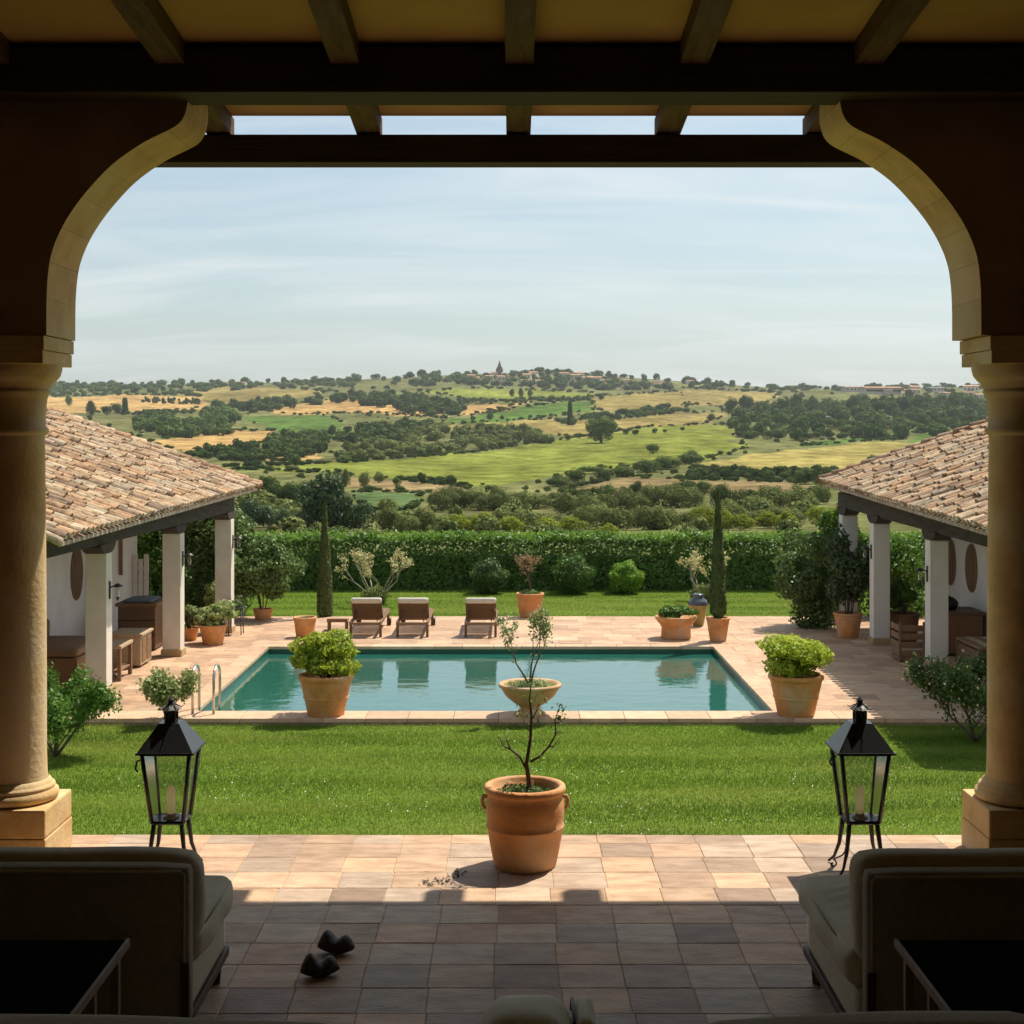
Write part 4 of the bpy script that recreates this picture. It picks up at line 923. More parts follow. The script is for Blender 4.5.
# ------------------------------------------------------------------ pool furniture
def lounger(px, py, lab):
    r = empty('sun_lounger', gp(px, py), lab, 'sun lounger', 'sun loungers facing the lawn')
    w = .28; L1 = 1.25
    fm = MB()
    for s in (-1,1): fm.box(s*w-.022, s*w+.022, .0, 1.95, .24, .30, bev=.004)
    for y in (0,.7,1.9): fm.box(-w+.024, w-.024, y, y+.05, .245, .29)
    fm.build('frame','teak',r)
    for (a, b_) in ((-w,.12),(w,.12),(-w,1.8),(w,1.8)): MB().box(a-.024,a+.024,b_-.03,b_+.03,0,.238,bev=.004).build('leg','teakdark',r)
    sm_ = MB()
    for i in range(13): sm_.box(-w+.0, w-.0, .72+i*.093, .72+i*.093+.07, .302, .322, bev=.003)
    sm_.build('seat','teak',r)
    A = Matrix.Translation((0,.70,.31)) @ Matrix.Rotation(R(-38),4,'X') @ Matrix.Translation((0,0,0))
    # backrest rises towards the camera (negative y)
    bk = MB(); rt = Matrix.Translation((0,.62,.27)) @ Matrix.Rotation(R(-47),4,'X')
    for s in (-1,1): bk.box(s*(w-.01)-.02, s*(w-.01)+.02, -.56, 0, -.012, .016, rot=rt)
    for i in range(7): bk.box(-w+.01, w-.01, -.56+i*.08, -.56+i*.08+.077, .017, .030, rot=rt)
    bk.build('backrest','teakdark',r)
    tw = MB(); rbox(tw, -w-.01, w+.01, -.60, -.48, -.03, .05, .035, .004, 6, 3, .002); 
    tw.v = [tuple(rt @ Vector(v)) for v in tw.v]; tw.build('towel','towel',r)
    for s in (-1,1): MB().tube([(s*.2,.30,.27),(s*.2,.42,.47)], .010, 6).build('prop','teakdark',r)
    for s in (-1,1): MB().lathe([(.0,-.015),(.075,-.015),(.075,.015),(0,.015)], 18).build('wheel','iron',r)
    ws = [c for c in kids(r) if c.name.startswith('wheel')]
    for c, s in zip(ws, (-1,1)): c.rotation_euler = (0, R(90), 0); c.location = (s*(w+.045), 1.8, .076)
lounger(365, 638, 'teak sun lounger with cream towel, next to the low tray table')
lounger(412, 638, 'teak sun lounger with cream towel, the middle of the three')
lounger(480.5, 638, 'teak sun lounger with cream towel, standing apart nearest the potted twiggy shrub')
r = empty('tray_table', gp(338, 630), 'low teak tray table beside the first sun lounger', 'table')
bx(-.2,.2,-.16,.16,.17,.21).build('top','teak',r); bx(-.2,.2,-.17,-.15,.21,.24).build('tray_rim','teak',r)
for a in (-.17,.17):
    for b_ in (-.13,.13): bx(a-.018,a+.018,b_-.018,b_+.018,0,.17,.003).build('leg','teak',r)
# ladder: two rails looping from coping into the water
r = empty('pool_ladder', (-4.25, 20.3, G), 'steel pool ladder rails at the pool near left corner', 'pool ladder')
for px in (-.13, .16):
    pts = [(px, -.42, 0)]
    pts += [(px, -.42+.21*(1-math.cos(a)) , .46+.18*math.sin(a)) for a in np.linspace(0, math.pi, 10)]
    pts += [(px, .0, .1), (px, .02, -.75)]
    MB().tube(pts, .019, 10).build('rail','steel',r)
for z in (-.3, -.55): MB().box(-.13,.16,-.02,.06,z,z+.03).build('step','steel',r)

# ------------------------------------------------------------------ lanterns on the terrace
def lantern(x, y, lab, s):
    r = empty('floor_lantern', (x, y, 0), lab, 'lantern', 'tall black floor lanterns on the terrace')
    zb_, ze = .275, .655; wb_, we = .085, .128
    fr_ = MB()
    for a in (-1,1):
        for b_ in (-1,1): fr_.tube([(a*wb_,b_*wb_,zb_),(a*we,b_*we,ze)], .012, 4)
    for (w, z, t) in ((wb_,zb_,.010),(we,ze,.009)):
        for k in range(4):
            A = [(-w,-w),(w,-w),(w,w),(-w,w)]; fr_.tube([(*A[k],z),(*A[(k+1)%4],z)], t, 4)
    fr_.build('frame','iron',r)
    for k in range(4):
        A = [(-1,-1),(1,-1),(1,1),(-1,1)]; a, b_ = A[k], A[(k+1)%4]; g = .96
        MB().add([(a[0]*wb_*g,a[1]*wb_*g,zb_+.008),(b_[0]*wb_*g,b_[1]*wb_*g,zb_+.008),(b_[0]*we*g,b_[1]*we*g,ze-.006),(a[0]*we*g,a[1]*we*g,ze-.006)], [(0,1,2,3)]).build('glass_pane','glass',r)
    MB().box(-wb_,wb_,-wb_,wb_,zb_-.006,zb_+.006).build('floor_plate','ironroof',r)
    def pyr(w0,z0,w1,z1,mb):
        V = [(-w0,-w0,z0),(w0,-w0,z0),(w0,w0,z0),(-w0,w0,z0),(-w1,-w1,z1),(w1,-w1,z1),(w1,w1,z1),(-w1,w1,z1)]
        mb.add(V, [(0,1,5,4),(1,2,6,5),(2,3,7,6),(3,0,4,7),(4,5,6,7),(3,2,1,0)])
    rf = MB(); pyr(.150,ze+.012,.056,ze+.152,rf); pyr(.158,ze+.002,.156,ze+.0118,rf); ro = rf.build('roof','ironroof',r)
    ch = MB().lathe([(.038,ze+.153),(.038,ze+.165),(.030,ze+.168),(.030,ze+.205),(.038,ze+.208),(.042,ze+.218),(.058,ze+.222),(.028,ze+.243),(.016,ze+.262),(.018,ze+.272),(.008,ze+.284),(0,ze+.292)], 8, smooth=False)
    for k in range(8):
        a = 6.283*k/8; ch.tube([(.036*math.cos(a),.036*math.sin(a),ze+.165),(.036*math.cos(a),.036*math.sin(a),ze+.208)], .004, 4)
    for k in range(4):
        a = .785+1.571*k; ch.tube([(.03*math.cos(a),.03*math.sin(a),ze+.245),(.065*math.cos(a),.065*math.sin(a),ze+.225),(.078*math.cos(a),.078*math.sin(a),ze+.232)], .003, 4)
    ch.build('chimney','iron',ro)
    for a in (-1,1):
        for b_ in (-1,1):
            pts = [(a*.075,b_*.075,zb_),(a*.080,b_*.080,.22),(a*.092,b_*.092,.12),(a*.115,b_*.115,.04),(a*.14,b_*.14,.008)]
            MB().tube(pts, [.013,.014,.011,.008,.007], 6).build('leg','iron',r)
    sc = MB(); cx_ = -s
    pts = [(cx_*.115,-.08,.10)]+[(cx_*(.165+.028*math.cos(t)*(1-t/9)), -.08, .055+.028*math.sin(t)*(1-t/9)) for t in np.linspace(1.6, 8.2, 16)]
    sc.tube(pts, .0045, 5); sc.tube([(cx_*.083,-.08,.20),(cx_*.10,-.08,.12),(cx_*.115,-.08,.10)], .005, 5); sc.build('scroll','iron',r)
    hk = MB(); hk.tube([(-s*.13,0,.62),(-s*.155,0,.61),(-s*.165,0,.585),(-s*.15,0,.565)] if s > 0 else [(-.13,-.1,.62),(-.16,-.1,.615),(-.17,-.1,.57),(-.155,-.1,.555)], .006, 5); hk.build('latch','iron',r)
    cd = MB().lathe([(.021,zb_+.03),(.023,zb_+.045),(.0235,zb_+.155),(.021,zb_+.172),(.012,zb_+.182),(0,zb_+.184)], 20); cd = cd.build('candle','wax',r)
    MB().lathe([(.045,zb_+.007),(.04,zb_+.012),(.026,zb_+.014),(.025,zb_+.032),(0,zb_+.032)], 20).build('candle_cup','waxbase',cd)
lantern(-1.862, 7.92, 'black floor lantern with a cream candle behind the left sofa seat', -1)
lantern(1.90, 7.92, 'black floor lantern with a cream candle behind the right sofa', 1)

# ------------------------------------------------------------------ sofas
def sofa(s, xin, xout, yb, yf, hb, hc, lab, bi=0.):
    """s=-1 left, 1 right; back towards the camera at yb, seat front at yf, inner end at x=s*xin"""
    r = empty('sofa', (s*(xin+xout)/2, (yb+yf)/2, 0), lab, 'sofa', 'linen sofas facing the garden'); O = tuple(r.location)
    def X(a, b_): return (min(s*a, s*b_), max(s*a, s*b_))
    a, b_ = X(xin+.005+bi, xout)
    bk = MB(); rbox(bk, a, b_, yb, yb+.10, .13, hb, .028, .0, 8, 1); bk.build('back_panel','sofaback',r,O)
    e0, e1 = s*(xin+.022+bi), s*(xout-.02)
    MB().tube([(e0,yb+.004,.2),(e0,yb+.004,hb-.03),(e0+s*.014,yb+.004,hb-.016),((e0+e1)/2,yb+.004,hb-.013),(e1,yb+.004,hb-.016),(e1,yb+.004,.2)], .0055, 6).build('piping','sofa',r,O)
    # wooden edge trim on back
    a, b_ = X(xin+.002+bi, xin+.035+bi); MB().box(a, b_, yb-.006, yb+.03, .02, hb-.36, bev=.004).build('back_post','sofawood',r,O)
    a, b_ = X(xout-.05, xout-.01); MB().box(a, b_, yb-.006, yb+.03, .02, hb-.36, bev=.004).build('back_post','sofawood',r,O)
    a, b_ = X(xin+.03, xout-.03); sk = MB(); rbox(sk, a, b_, yb+.11, yf-.02, .15, .32, .02, .0, 6, 2); sk.build('seat_base','sofa',r,O)
    a, b_ = X(xin+.02, xout-.02); MB().box(a, b_, yb+.10, yf-.015, .11, .148, bev=.004).build('rail','sofawood',r,O)
    n = 2; w = (xout-xin)/n
    for k in range(n):
        a, b_ = X(xin+w*k, xin+w*(k+1)-.008)
        c = MB(); rbox(c, a, b_, yb+.16, yf+.01, .318, .46, .05, .020, 40 if k == 0 else 16, 5+k, .0045)
        xi = s*(xin+.19); c.v = [(v[0], v[1], v[2]+(.0075*math.sin(v[1]*62+4*math.sin(v[0]*7))*math.exp(-((v[0]-xi)/.11)**2)*min(1, max(0, (yf-.12-v[1])/.2)) if v[2] > .44 else 0)) for v in c.v]
        cu = c.build('seat_cushion','sofa',r,O)
        pe = MB(); zz = .432; xe = s*(xin+.004+w*k); pe.tube([(xe+s*.01, yb+.2, zz),(xe-s*.004,(yb+yf)/2,zz+.012),(xe+s*.008, yf-.03, zz)], .0045, 5); pe.build('piping','sofaback',cu,O)
        a, b_ = X(xin-.002+w*k+bi*(k == 0), xin+w*(k+1)-.01)
        c = MB(); rbox(c, a, b_, yb+.10, yb+.27, .42, hc, .06, .012, 12, 8+k, .005); bc = c.build('back_cushion','sofa',r,O)
    for (xx, yy) in ((xin+.07, yf-.07), (xout-.07, yf-.07), (xin+.07, yb+.14), (xout-.07, yb+.14)):
        x_ = s*xx; MB().lathe([(.020,0),(.030,.115)], 4, (x_, yy, 0), smooth=False, caps=True).build('leg','sofawood',r,O)
sofa(-1, 1.215, 3.15, 5.47, 6.35, .748, .757, 'olive linen sofa seen from behind at the lower left of the terrace')
sofa(1, 1.252, 3.15, 5.24, 6.35, .798, .818, 'olive linen sofa seen from behind at the lower right, its seat cushion creased', .028)
def console(s, lab):
    r = empty('console_table', (s*2.2, 4.55, 0), lab, 'table', 'black tables behind the sofas'); O = tuple(r.location)
    a, b_ = sorted((s*1.32, s*3.1)); h = .66
    MB().box(a, b_, 4.15, 4.95, h-.025, h, bev=.003).build('top','tabletop',r,O)
    xe = s*1.305; MB().box(min(xe,xe+s*.012), max(xe,xe+s*.012), 4.15, 4.955, h-.026, h+.003, bev=.002).build('rim','tablerim',r,O)
    for y in (4.2, 4.62, 4.9):
        for xx in ((1.34, 3.05) if y != 4.62 else (1.34,)): MB().box(s*xx-.014, s*xx+.014, y-.014, y+.014, 0, h-.027, bev=.002).build('leg','tablerim',r,O)
console(-1, 'black topped console table behind the left sofa'); console(1, 'black topped console table behind the right sofa')
def armchair(xa, xb, yb, top, lab, s):
    r = empty('armchair', ((xa+xb)/2, yb+.4, 0), lab, 'armchair', 'armchairs nearest the viewer'); O = tuple(r.location)
    c = MB(); rbox(c, xa, xb, yb, yb+.18, .12, top, .06, .006, 14, 3, .002); 
    xo = xa if s < 0 else xb; c.v = [(v[0], v[1], v[2]-(.030*((v[0]-xo)/(xb-xa))**2 if v[2] > .5 else 0)) for v in c.v]
    c.build('backrest','sofa',r,O)
    c = MB(); rbox(c, xa+.06, xb-.06, yb-.62, yb-.01, .28, .44, .05, .012, 8, 4, .003); c.build('seat_cushion','sofa',r,O)
    MB().box(xa+.03, xb-.03, yb-.62, yb-.005, .10, .275, bev=.02).build('seat_base','sofaback',r,O)
    for xx in (xa+.08, xb-.08):
        for yy in (yb-.55, yb+.08): MB().box(xx-.02, xx+.02, yy-.02, yy+.02, 0, .118).build('leg','sofawood',r,O)
armchair(-1.75, -.42, 3.78, .825, 'olive linen armchair back at the bottom left edge of the photo', -1)
armchair(.50, 1.42, 3.80, .825, 'olive linen armchair back at the bottom right edge of the photo', 1)
# pouf with strap
r = empty('pouf', (.085, 4.95, 0), 'pale linen pouf with a black strap at the bottom centre of the photo', 'pouf')
c = MB(); rbox(c, -.185, .12, -.17, .17, .0, .43, .09, .012, 12, 6, .004); c.build('body','linenpale',r)
c = MB(); rbox(c, .128, .20, -.13, .13, .15, .425, .035, .01, 8, 7, .004); c.build('flap','linenpale',r)
MB().tube([(.124,-.155,.1),(.124,-.157,.36),(.124,-.10,.418),(.124,.10,.418),(.124,.157,.36)], .007, 6).build('strap','strap',r)
# pair of clogs
def clog(px, py, rz, lab):
    D = EYE*F/(py-HZ); r = empty('wooden_clog', ((px-512)*D/F, D, 0), lab, 'clog', 'pair of dark clogs on the terrace', rz=rz)
    N_ = 26; Mn = 18; V = []
    for i in range(N_+1):
        t = i/N_; x = -.085+.17*t
        w = .052*math.sin(math.pi*min(1, max(0,(t*.94+.03))))**.55
        top = .070+.046*math.exp(-((t-.21)/.19)**2)+.026*math.exp(-((t-.82)/.19)**2)-.012*math.exp(-((t-.52)/.12)**2)
        top *= math.sin(math.pi*min(max(t*.96+.02,0),1))**.28
        for k in range(Mn):
            a = 2*math.pi*k/Mn; zl = .022*abs(2*t-1)**2.5; V.append((x, math.cos(a)*w*(1 if math.sin(a) > 0 else .8), max(zl, 0)+(top-zl)*.5+math.sin(a)*(top-zl)*.5))
    Fq = [(i*Mn+k, i*Mn+(k+1)%Mn, (i+1)*Mn+(k+1)%Mn, (i+1)*Mn+k) for i in range(N_) for k in range(Mn)]
    MB().add(V, Fq+[list(range(Mn))[::-1], [N_*Mn+k for k in range(Mn)]], smooth=True).build('body','clog',r)
clog(320, 976, .25, 'dark carved clog, the nearer of the pair'); clog(336, 953, -.15, 'dark carved clog, the farther of the pair')
# fallen leaves by the terrace pot
rng = np.random.default_rng(77); t = rng.random(70); px = 422+45*t+rng.normal(size=70)*2; py = 885-8*t+rng.normal(size=70)*2.2-4*(t > .7)
Dd = EYE*F/(py-HZ); P = np.stack([(px-512)*Dd/F, Dd, np.full(70, .006)], 1)
tag(np_mesh('leaf_litter', leafV(P, unit(rng.normal(size=P.shape)*.35+[0,0,1]), .022, .012, rng), 4, 'clog'), 'dry fallen leaves scattered beside the terrace pot', 'leaf litter', kind='stuff')

# ------------------------------------------------------------------ hillside trees
def farmesh(kind, seed):
    rng = np.random.default_rng(seed)
    if kind == 'round': bl = [(0,0,.40,.38,.38,.36)]+rblobs(7, .5, .5, .42, .46, rng, .45, 1.); n, L = 420, .15
    elif kind == 'near': bl = [(0,0,.40,.40,.40,.38)]+rblobs(14, .5, .5, .46, .48, rng, .38, 1.); n, L = 3400, .06
    elif kind == 'dense': bl = [(0,0,.36,.46,.46,.40)]+rblobs(9, .5, .5, .40, .42, rng, .4, 1.); n, L = 4600, .05
    elif kind == 'low': bl = rblobs(7, .6, .5, .28, .35, rng, .5, 1.); n, L = 420, .15
    else: bl = [(0,0,z,.5*(1.05-z*.42),.5*(1.05-z*.42),.10) for z in np.linspace(.08, .93, 11)]; n, L = 2600, .10
    P, Nn = crownP(n, bl, rng, .25, .35); return leafV(P, Nn, L, L*.75, rng, 1. if kind == 'tall' else 0)
PROTO = {}
def meshdata(kind, i, m):
    key = (kind, i, m)
    if key not in PROTO:
        o = np_mesh('crown', farmesh(kind, hash((len(kind), i)) % 1000+7*i+len(m)), 4, m); me = o.data; bpy.data.objects.remove(o); PROTO[key] = me
    return PROTO[key]
def trunkmesh():
    if 'trunk' not in PROTO:
        o = MB().tube([(0,0,-.05),(.01,0,.15),(-.01,.01,.3),(.03,0,.6)], [.05,.04,.03,.01], 6).build('trunk','bark'); PROTO['trunk'] = o.data; bpy.data.objects.remove(o)
    return PROTO['trunk']
rt = random.Random(200)
def tree(px, py, wpx, hpx, lab, m='leaf_far', kind='round', name='broadleaf_tree', cat='tree', group='trees scattered over the hillside fields', trunk=True):
    p = tp(px, py); D = p.y; sx = wpx*D/F; sz = hpx*D/F
    r = empty(name, p, lab, cat, group, rz=rt.uniform(0, 6.28)); r.scale = (sx, sx, sz)
    c = bpy.data.objects.new('crown', meshdata(kind, rt.randrange(4), m)); col.objects.link(c); c.parent = r
    if trunk:
        c = bpy.data.objects.new('trunk', trunkmesh()); col.objects.link(c); c.parent = r
    return r
# named solitary trees: base pixel, width, height
solo = [
 (601,443,34,30,'broad round tree casting shade at the top edge of the large pale green field','leaf_far','near'),
 (570,425,6,23,'tall thin cypress above the broad round tree on the hillside','leaf_far','tall'),
 (91,416,13,17,'dark oval tree on the tan field just right of the left column','leaf_far','near'),
 (107,415,12,11,'rounded low tree between the oval tree and the square topped tree on the tan field','leaf_far','near'),
 (117,414,14,14,'full round tree left of the square topped tree on the tan field','leaf_far','near'),
 (125,414,7,16,'narrow square topped tree on the tan field','leaf_far','tall'),
 (69,406,8,11,'leaning small tree at the left end of the tan field','leaf_far','near'),
 (90,421,6,8,'small bush below the dark oval tree on the left field','leaf_far','near'),
 (109,428,6,6,'lone small dark bush in the olive field above the left roof','leaf_far','near'),
 (451,486,13,14,'round tree standing alone on the lower edge of the pale green field','leaf_far','near'),
 (422,484,10,13,'small round tree left of the lone round tree on the pale green field edge','leaf_far','near'),
 (397,486,11,10,'small round bush left of two round trees on the pale green field edge','leaf_far','near'),
 (379,483,12,14,'upright pale green tree on the field edge above the green plot','leaf_olive','near'),
 (364,488,13,18,'loose tall tree on the field edge above the green plot','leaf_olive','near'),
 (346,487,12,20,'thin leaning tree at the left of the pale green field edge','leaf_olive','near'),
 (653,454,14,12,'round dark tree standing alone in the right of the pale green field','leaf_far','near'),
 (693,459,12,11,'round dark tree standing alone near the yellow field','leaf_far','near'),
 (711,421,11,8,'low dark tree at the bend of the olive field','leaf_far','near'),
 (648,411,8,7,'small round tree on the upper right olive field','leaf_far','near'),
 (666,410,11,8,'broad small tree at the upper right olive field edge','leaf_far','near'),
 (601,400,9,9,'dark round tree right of the upper green field','leaf_far','near'),
 (490,420,9,9,'round tree on the middle green field','leaf_far','near'),
 (473,421,6,6,'tiny dark bush on the middle green field','leaf_far','near'),
 (502,420,5,5,'tiny bush right of the round tree on the middle green field','leaf_far','near'),
 (512,397,6,9,'leftmost of three slim trees on the upper green field','leaf_far','near'),
 (521,397,7,10,'middle one of three slim trees on the upper green field','leaf_far','near'),
 (530,397,6,9,'rightmost of three slim trees on the upper green field','leaf_far','near'),
 (894,463,12,13,'small tree right of the pair on the yellow field above the right roof','leaf_olive','near'),
 (873,464,17,10,'low bush on the yellow field above the right roof','leaf_olive','near'),
 (722,506,28,28,'rounded dark bush just behind the potted cypress tip','leaf_far','dense'),
 (760,502,22,14,'low rounded bush on the brown plot right of the cypress','leaf_far','near'),
 (589,474,26,12,'wide dark shrub clump on the pale green field lower edge','leaf_far','low'),
 (325,532,66,66,'large dark bushy tree behind the hedge, above the lawn cypress','leaf_dark','near'),
 (296,466,14,12,'small dark tree on the tan plot above the large bushy tree','leaf_far','near'),
 (909,400,10,14,'round tree on the skyline among the right hilltop houses','leaf_far','near'),
]
for q in solo: tree(*q[:4], q[4], q[5], q[6], trunk=q[6] != 'low')
# loose rows: a few pixels each, told apart only by their row
def row(x0, y0, x1, y1, n, w, h, lab, m='leaf_far', kind='near', group=None, jx=3, jy=1.5, cat='tree', name='broadleaf_tree'):
    for i in range(n):
        t = (i+.5)/n; px = x0+(x1-x0)*t+rt.uniform(-jx, jx); py = y0+(y1-y0)*t+rt.uniform(-jy, jy)
        tree(px, py, w*rt.uniform(.75,1.3), h*rt.uniform(.75,1.3), lab, m, kind, name, cat, group or lab, trunk=False)
row(688,430,560,440,9,6,6,'small round bush in the row between the olive strip and pale green field')
row(800,393,690,384,9,7,6,'small tree on the right skyline beyond the olive field')
row(545,489,700,463,7,26,16,'rounded dark bush along the lower edge of the pale green field',kind='dense')
row(430,512,560,508,10,26,24,'grey green rounded bush in the valley behind the middle of the hedge','leaf_olive',kind='dense')
row(560,516,700,505,10,28,24,'rounded valley bush behind the right of the hedge','leaf_olive',kind='dense')
row(575,500,710,492,10,18,15,'round dark bush dotted on the brown valley plot','leaf_far',kind='dense')
row(590,530,800,526,12,30,25,'full grey green bush just behind the hedge','leaf_olive',kind='dense')
row(380,532,590,530,11,30,24,'full green bush just behind the middle of the hedge','leaf_olive',kind='dense')
row(240,528,370,532,7,30,30,'tall dark bush behind the left of the hedge','leaf_dark')
row(240,500,345,508,7,20,26,'dark bush beyond the left pavilion roof corner','leaf_far')
row(440,532,620,537,6,30,18,'yellow green bush peeping over the hedge','leaf_yellow',jx=9)
row(690,530,850,528,7,28,20,'yellow green tree peeping over the right of the hedge','leaf_yellow',jx=6)
row(380,514,140+250,512,1,30,16,'yellow green bush beside the green plot in the valley','leaf_yellow')
row(720,517,830,505,8,28,22,'grey green tree in the valley left of the right pavilion roof','leaf_olive')
row(810,482,700,474,10,11,9,'small bush in the row below the yellow field')
row(800,484,850,492,4,24,24,'dark tree at the tip of the right pavilion roof')
row(330,382,60,386,15,6,5,'small tree on the left skyline')
row(740,430,980,428,14,17,16,'dark round tree in the belt below the right hilltop houses')
row(720,416,980,412,15,18,18,'tall round tree in the upper belt below the right hilltop houses')
row(735,438,850,440,9,16,10,'low tree at the top of the yellow field')
row(455,378,600,380,16,8,6,'small tree among the hilltop village houses')
row(840,392,980,393,7,9,7,'small tree on the right hilltop skyline')
# woods that read as a mass: one object each
def wood(name, lab, poly, n, w, h, m='leaf_far', seed=1):
    w *= 1.12; h *= 1.15; n = int(n*1.45); rnd = random.Random(seed); xs = [p[0] for p in poly]; ys = [p[1] for p in poly]; Vs = []; k = 0
    protos = [farmesh('round', 900+i) for i in range(6)]
    while k < n:
        px, py = rnd.uniform(min(xs), max(xs)), rnd.uniform(min(ys), max(ys))
        if not inpoly(np.array([px]), np.array([py]), poly)[0]: continue
        k += 1; p = tp(px, py); s_ = w*rnd.uniform(.7,1.35)*p.y/F; z_ = h*rnd.uniform(.7,1.35)*p.y/F; a = rnd.uniform(0, 6.28); Q = protos[k % 6]
        X = Q[:,0]*math.cos(a)-Q[:,1]*math.sin(a); Y = Q[:,0]*math.sin(a)+Q[:,1]*math.cos(a)
        Vs.append(np.stack([p.x+X*s_, p.y+Y*s_, p.z-.08*z_+Q[:,2]*z_], 1))
    tag(np_mesh(name, np.concatenate(Vs), 4, m), lab, 'wood', kind='stuff')
wood('woodland', 'dense dark wood on the left hillside between the tan fields', [(136,432),(140,420),(200,424),(206,410),(232,404),(236,420),(228,436),(180,440)], 75, 12, 10, seed=1)
wood('woodland', 'dark wood strip running down from the upper left hill', [(228,408),(270,403),(330,398),(400,397),(440,403),(466,410),(452,419),(420,416),(390,410),(330,404),(250,414)], 85, 11, 9, seed=2)
wood('woodland', 'wood in the valley left of the large pale green field', [(176,455),(240,448),(290,438),(340,432),(400,424),(430,424),(440,432),(400,440),(340,448),(290,462),(230,462)], 110, 13, 10, seed=3)
wood('woodland', 'scrub wood around the middle of the hillside', [(340,452),(400,438),(430,430),(500,430),(540,436),(550,444),(470,452),(400,459),(340,464)], 100, 13, 10, 'leaf_olive', seed=4)
wood('woodland', 'wooded crest around the hilltop village', [(380,382),(460,379),(560,380),(650,384),(720,389),(690,391),(600,391),(480,387),(400,387)], 75, 9, 7, seed=5)
wood('woodland', 'dark wooded band along the left skyline', [(20,388),(180,386),(330,384),(380,386),(230,391),(176,394),(60,396),(20,396)], 110, 7, 5, seed=6)
wood('woodland', 'wood covering the slope below the right hilltop', [(720,437),(735,418),(800,408),(860,406),(1000,402),(1100,404),(1100,436),(905,440),(800,442)], 150, 14, 13, seed=7)
wood('woodland', 'thin hedgerow wood right of the middle green field', [(540,424),(600,416),(680,408),(690,412),(620,420),(560,428)], 40, 8, 6, seed=8)
wood('woodland', 'scrubby valley wood behind the hedge', [(235,480),(330,500),(420,512),(520,505),(620,508),(700,512),(830,500),(830,540),(700,542),(560,542),(400,545),(240,540)], 42, 22, 17, 'leaf_olive', seed=9)
wood('hedgerow', 'low hedgerow lines crossing the left fields', [(136,413),(206,410),(206,412),(136,416)], 22, 6, 4, seed=10)
wood('hedgerow', 'low hedgerow below the upper green field', [(455,401),(590,399),(590,401),(455,404)], 34, 6, 4, seed=11)
wood('hedgerow', 'long hedgerow under the yellow field', [(690,474),(830,474),(830,480),(690,481)], 50, 12, 9, seed=12)
wood('vineyard', 'rows of young trees on the upper tan field', [(140,400),(200,401),(204,405),(140,404)], 40, 3, 4, seed=13)

Vs = []; rnd = random.Random(23); protos = [farmesh('low', 990+i) for i in range(5)]
for c, P in fields:
    for i in range(len(P)):
        (x1, y1), (x2, y2) = P[i], P[(i+1) % len(P)]; L0 = math.hypot(x2-x1, y2-y1)
        if rnd.random() < .28 or L0 < 8: continue
        dens = rnd.uniform(.12, .42)
        for k in range(int(L0*dens)):
            t = rnd.random(); px = x1+(x2-x1)*t; py = y1+(y2-y1)*t+rnd.uniform(-.8, .8)
            if px < -20 or px > 1044: continue
            p = tp(px, py); s_ = rnd.uniform(2.2, 6.)*p.y/F*(1+max(0, py-430)/60); Q = protos[k % 5]; Vs.append(np.stack([p.x+Q[:,0]*s_, p.y+Q[:,1]*s_, p.z-.08*s_+Q[:,2]*s_], 1))
tag(np_mesh('field_hedges', np.concatenate(Vs), 4, 'leaf_far'), 'broken lines of bushes along the edges of the hillside fields', 'hedgerow', kind='stuff')
def skyline(lab, a, b_, n, w, h, seed):
    rnd = random.Random(seed); protos = [farmesh('round', 950+i) for i in range(5)]; Vs = []
    for k in range(n):
        px = a+(b_-a)*rnd.random()**1.0; p = tp(px, float(np.interp(px, skx, sky_))+rnd.uniform(-1,3)); s_ = w*rnd.uniform(.6,1.6)*p.y/F; z_ = h*rnd.uniform(.5,1.5)*p.y/F; Q = protos[k % 5]
        Vs.append(np.stack([p.x+Q[:,0]*s_, p.y+Q[:,1]*s_, p.z-.1*z_+Q[:,2]*z_], 1))
    tag(np_mesh('tree_line', np.concatenate(Vs), 4, 'leaf_far'), lab, 'wood', kind='stuff')
skyline('uneven line of trees along the left skyline', 40, 400, 60, 9, 6, 1)
skyline('uneven line of trees along the skyline around the village', 400, 720, 75, 8, 6.5, 2)
skyline('uneven line of trees along the right skyline', 720, 1010, 55, 9, 5.5, 3)
# scattered scrub over the valley and slopes, too small and many to count
rnd = random.Random(17); Vs = []; protos = [farmesh('low', 970+i) for i in range(5)]
for k in range(900):
    px = rnd.uniform(0, 1024); py = rnd.uniform(386, 500); p = tp(px, py)
    if any(inpoly(np.array([px]), np.array([py]), P)[0] for c, P in fields): continue
    s_ = rnd.uniform(2.5, 7)*p.y/F*(1.5 if py > 460 else 1); Q = protos[k % 5]; Vs.append(np.stack([p.x+Q[:,0]*s_, p.y+Q[:,1]*s_, p.z-.08*s_+Q[:,2]*s_], 1))
tag(np_mesh('scrub', np.concatenate(Vs), 4, 'leaf_far'), 'small scrub bushes dotted between the fields of the hillside', 'scrub', kind='stuff')

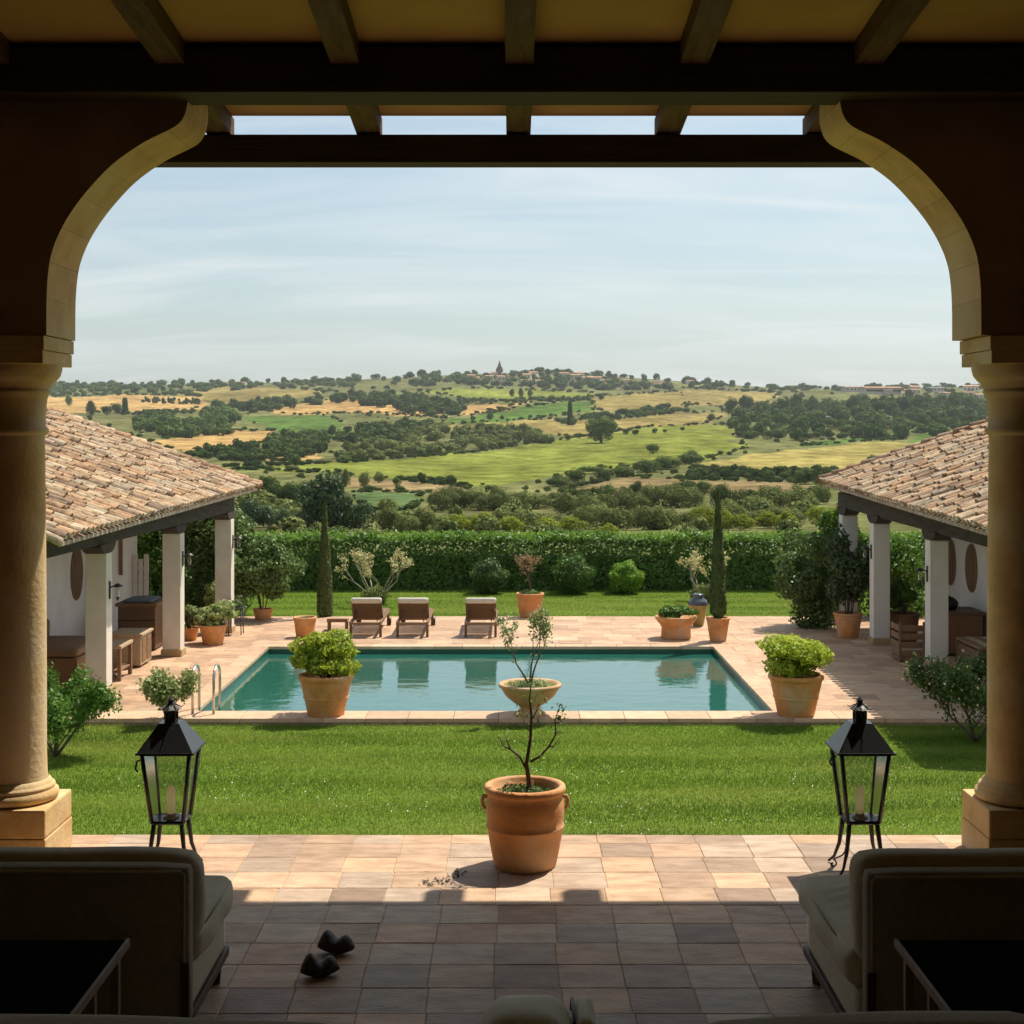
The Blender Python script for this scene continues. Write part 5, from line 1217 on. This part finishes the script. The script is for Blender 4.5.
# ------------------------------------------------------------------ hilltop village
def house(px, py, w, h, lab, mroof='houseR', group='houses of the hilltop village', d=1.3):
    p = tp(px, py); k = p.y/F; W_ = w*k; H_ = h*k; D_ = W_*d; r = empty('house', p+Vector((0,0,-.5)), lab, 'house', group, rz=rt.uniform(-.3,.3))
    wl_ = MB().box(-W_/2, W_/2, -D_/2, D_/2, 0, H_+.5).build('wall', 'houseW', r)
    m_ = MB(); o_ = .06*W_; z = H_+.5; rz_ = H_*.22
    m_.add([(-W_/2-o_,-D_/2-o_,z),(W_/2+o_,-D_/2-o_,z),(W_/2+o_,D_/2+o_,z),(-W_/2-o_,D_/2+o_,z),(-W_/2-o_,0,z+rz_),(W_/2+o_,0,z+rz_)], [(0,1,5,4),(2,3,4,5),(1,2,5),(3,0,4),(0,3,2,1)]); m_.build('roof', mroof, r)
    for i in range(max(1, int(w/3))): 
        x = -W_/2+W_*(i+.5)/max(1, int(w/3)); MB().box(x-.05*W_, x+.05*W_, -D_/2-.05, -D_/2-.01, .5+H_*.35, .5+H_*.7).build('window', 'strap', r)
for i in range(14):
    house(rt.uniform(455,600), rt.uniform(378,386), rt.uniform(5,11), rt.uniform(4,5.8), 'small pale house with clay roof among trees beside the hilltop church')
for i in range(8):
    house(rt.uniform(600,690), rt.uniform(382,389), rt.uniform(5,9), rt.uniform(3,4), 'small pale house along the crest right of the hilltop church')
for i in range(9):
    house(rt.uniform(850,985), rt.uniform(391,401), rt.uniform(8,15), rt.uniform(4,6), 'pale house on the right hilltop above the tiled roof')
for i in range(3): house(228+i*9+rt.uniform(-2,2), 385, rt.uniform(4,6), 2.6, 'tiny pale house on the left skyline')
house(800,421,52,4,'long low pale building with flat roof below the right hilltop','slate',d=.3)
house(880,394,36,6,'wide ochre building with clay roof on the right hilltop',d=.5)
house(935,392,16,4,'white flat building on the right hilltop skyline','slate',d=.6)
p = tp(500, 377); k = p.y/F; r = empty('church', p, 'brick church with tall pointed tower at the top of the hilltop village', 'church')
tw = MB().box(-2.2*k, 1.2*k, -1.7*k, 1.7*k, 0, 10*k).build('tower','tower',r)
MB().lathe([(1.9*k,10*k),(1.5*k,12*k),(.9*k,14*k),(0,16.5*k)], 8, (-.5*k,0,0), smooth=False).build('spire','tower',tw)
MB().box(-9*k,-2.2*k,-2.5*k,2.5*k,0,3.6*k).build('nave','houseW',r)
MB().add([(-9.3*k,-2.8*k,3.6*k),(-2.2*k,-2.8*k,3.6*k),(-2.2*k,2.8*k,3.6*k),(-9.3*k,2.8*k,3.6*k),(-9.3*k,0,5*k),(-2.2*k,0,5*k)],[(0,1,5,4),(2,3,4,5),(1,2,5),(3,0,4)]).build('roof','houseR',r)

# ------------------------------------------------------------------ air
HAZE = True
if HAZE:
    hb = MB().box(-9000, 9000, -60, 9500, -340, 420); o = hb.build('haze', 'white'); o['kind'] = 'stuff'; o['label'] = 'thin pale air that fades the far hills'; o['category'] = 'haze'
    m, nt, b, out = new_mat('haze air'); nt.nodes.remove(b)
    pv = nt.nodes.new('ShaderNodeVolumePrincipled'); pv.inputs['Color'].default_value = (.88,.94,1,1); pv.inputs['Density'].default_value = .00006
    pv.inputs['Anisotropy'].default_value = .2
    nt.links.new(pv.outputs[0], out.inputs['Volume']); o.data.materials.clear(); o.data.materials.append(m)
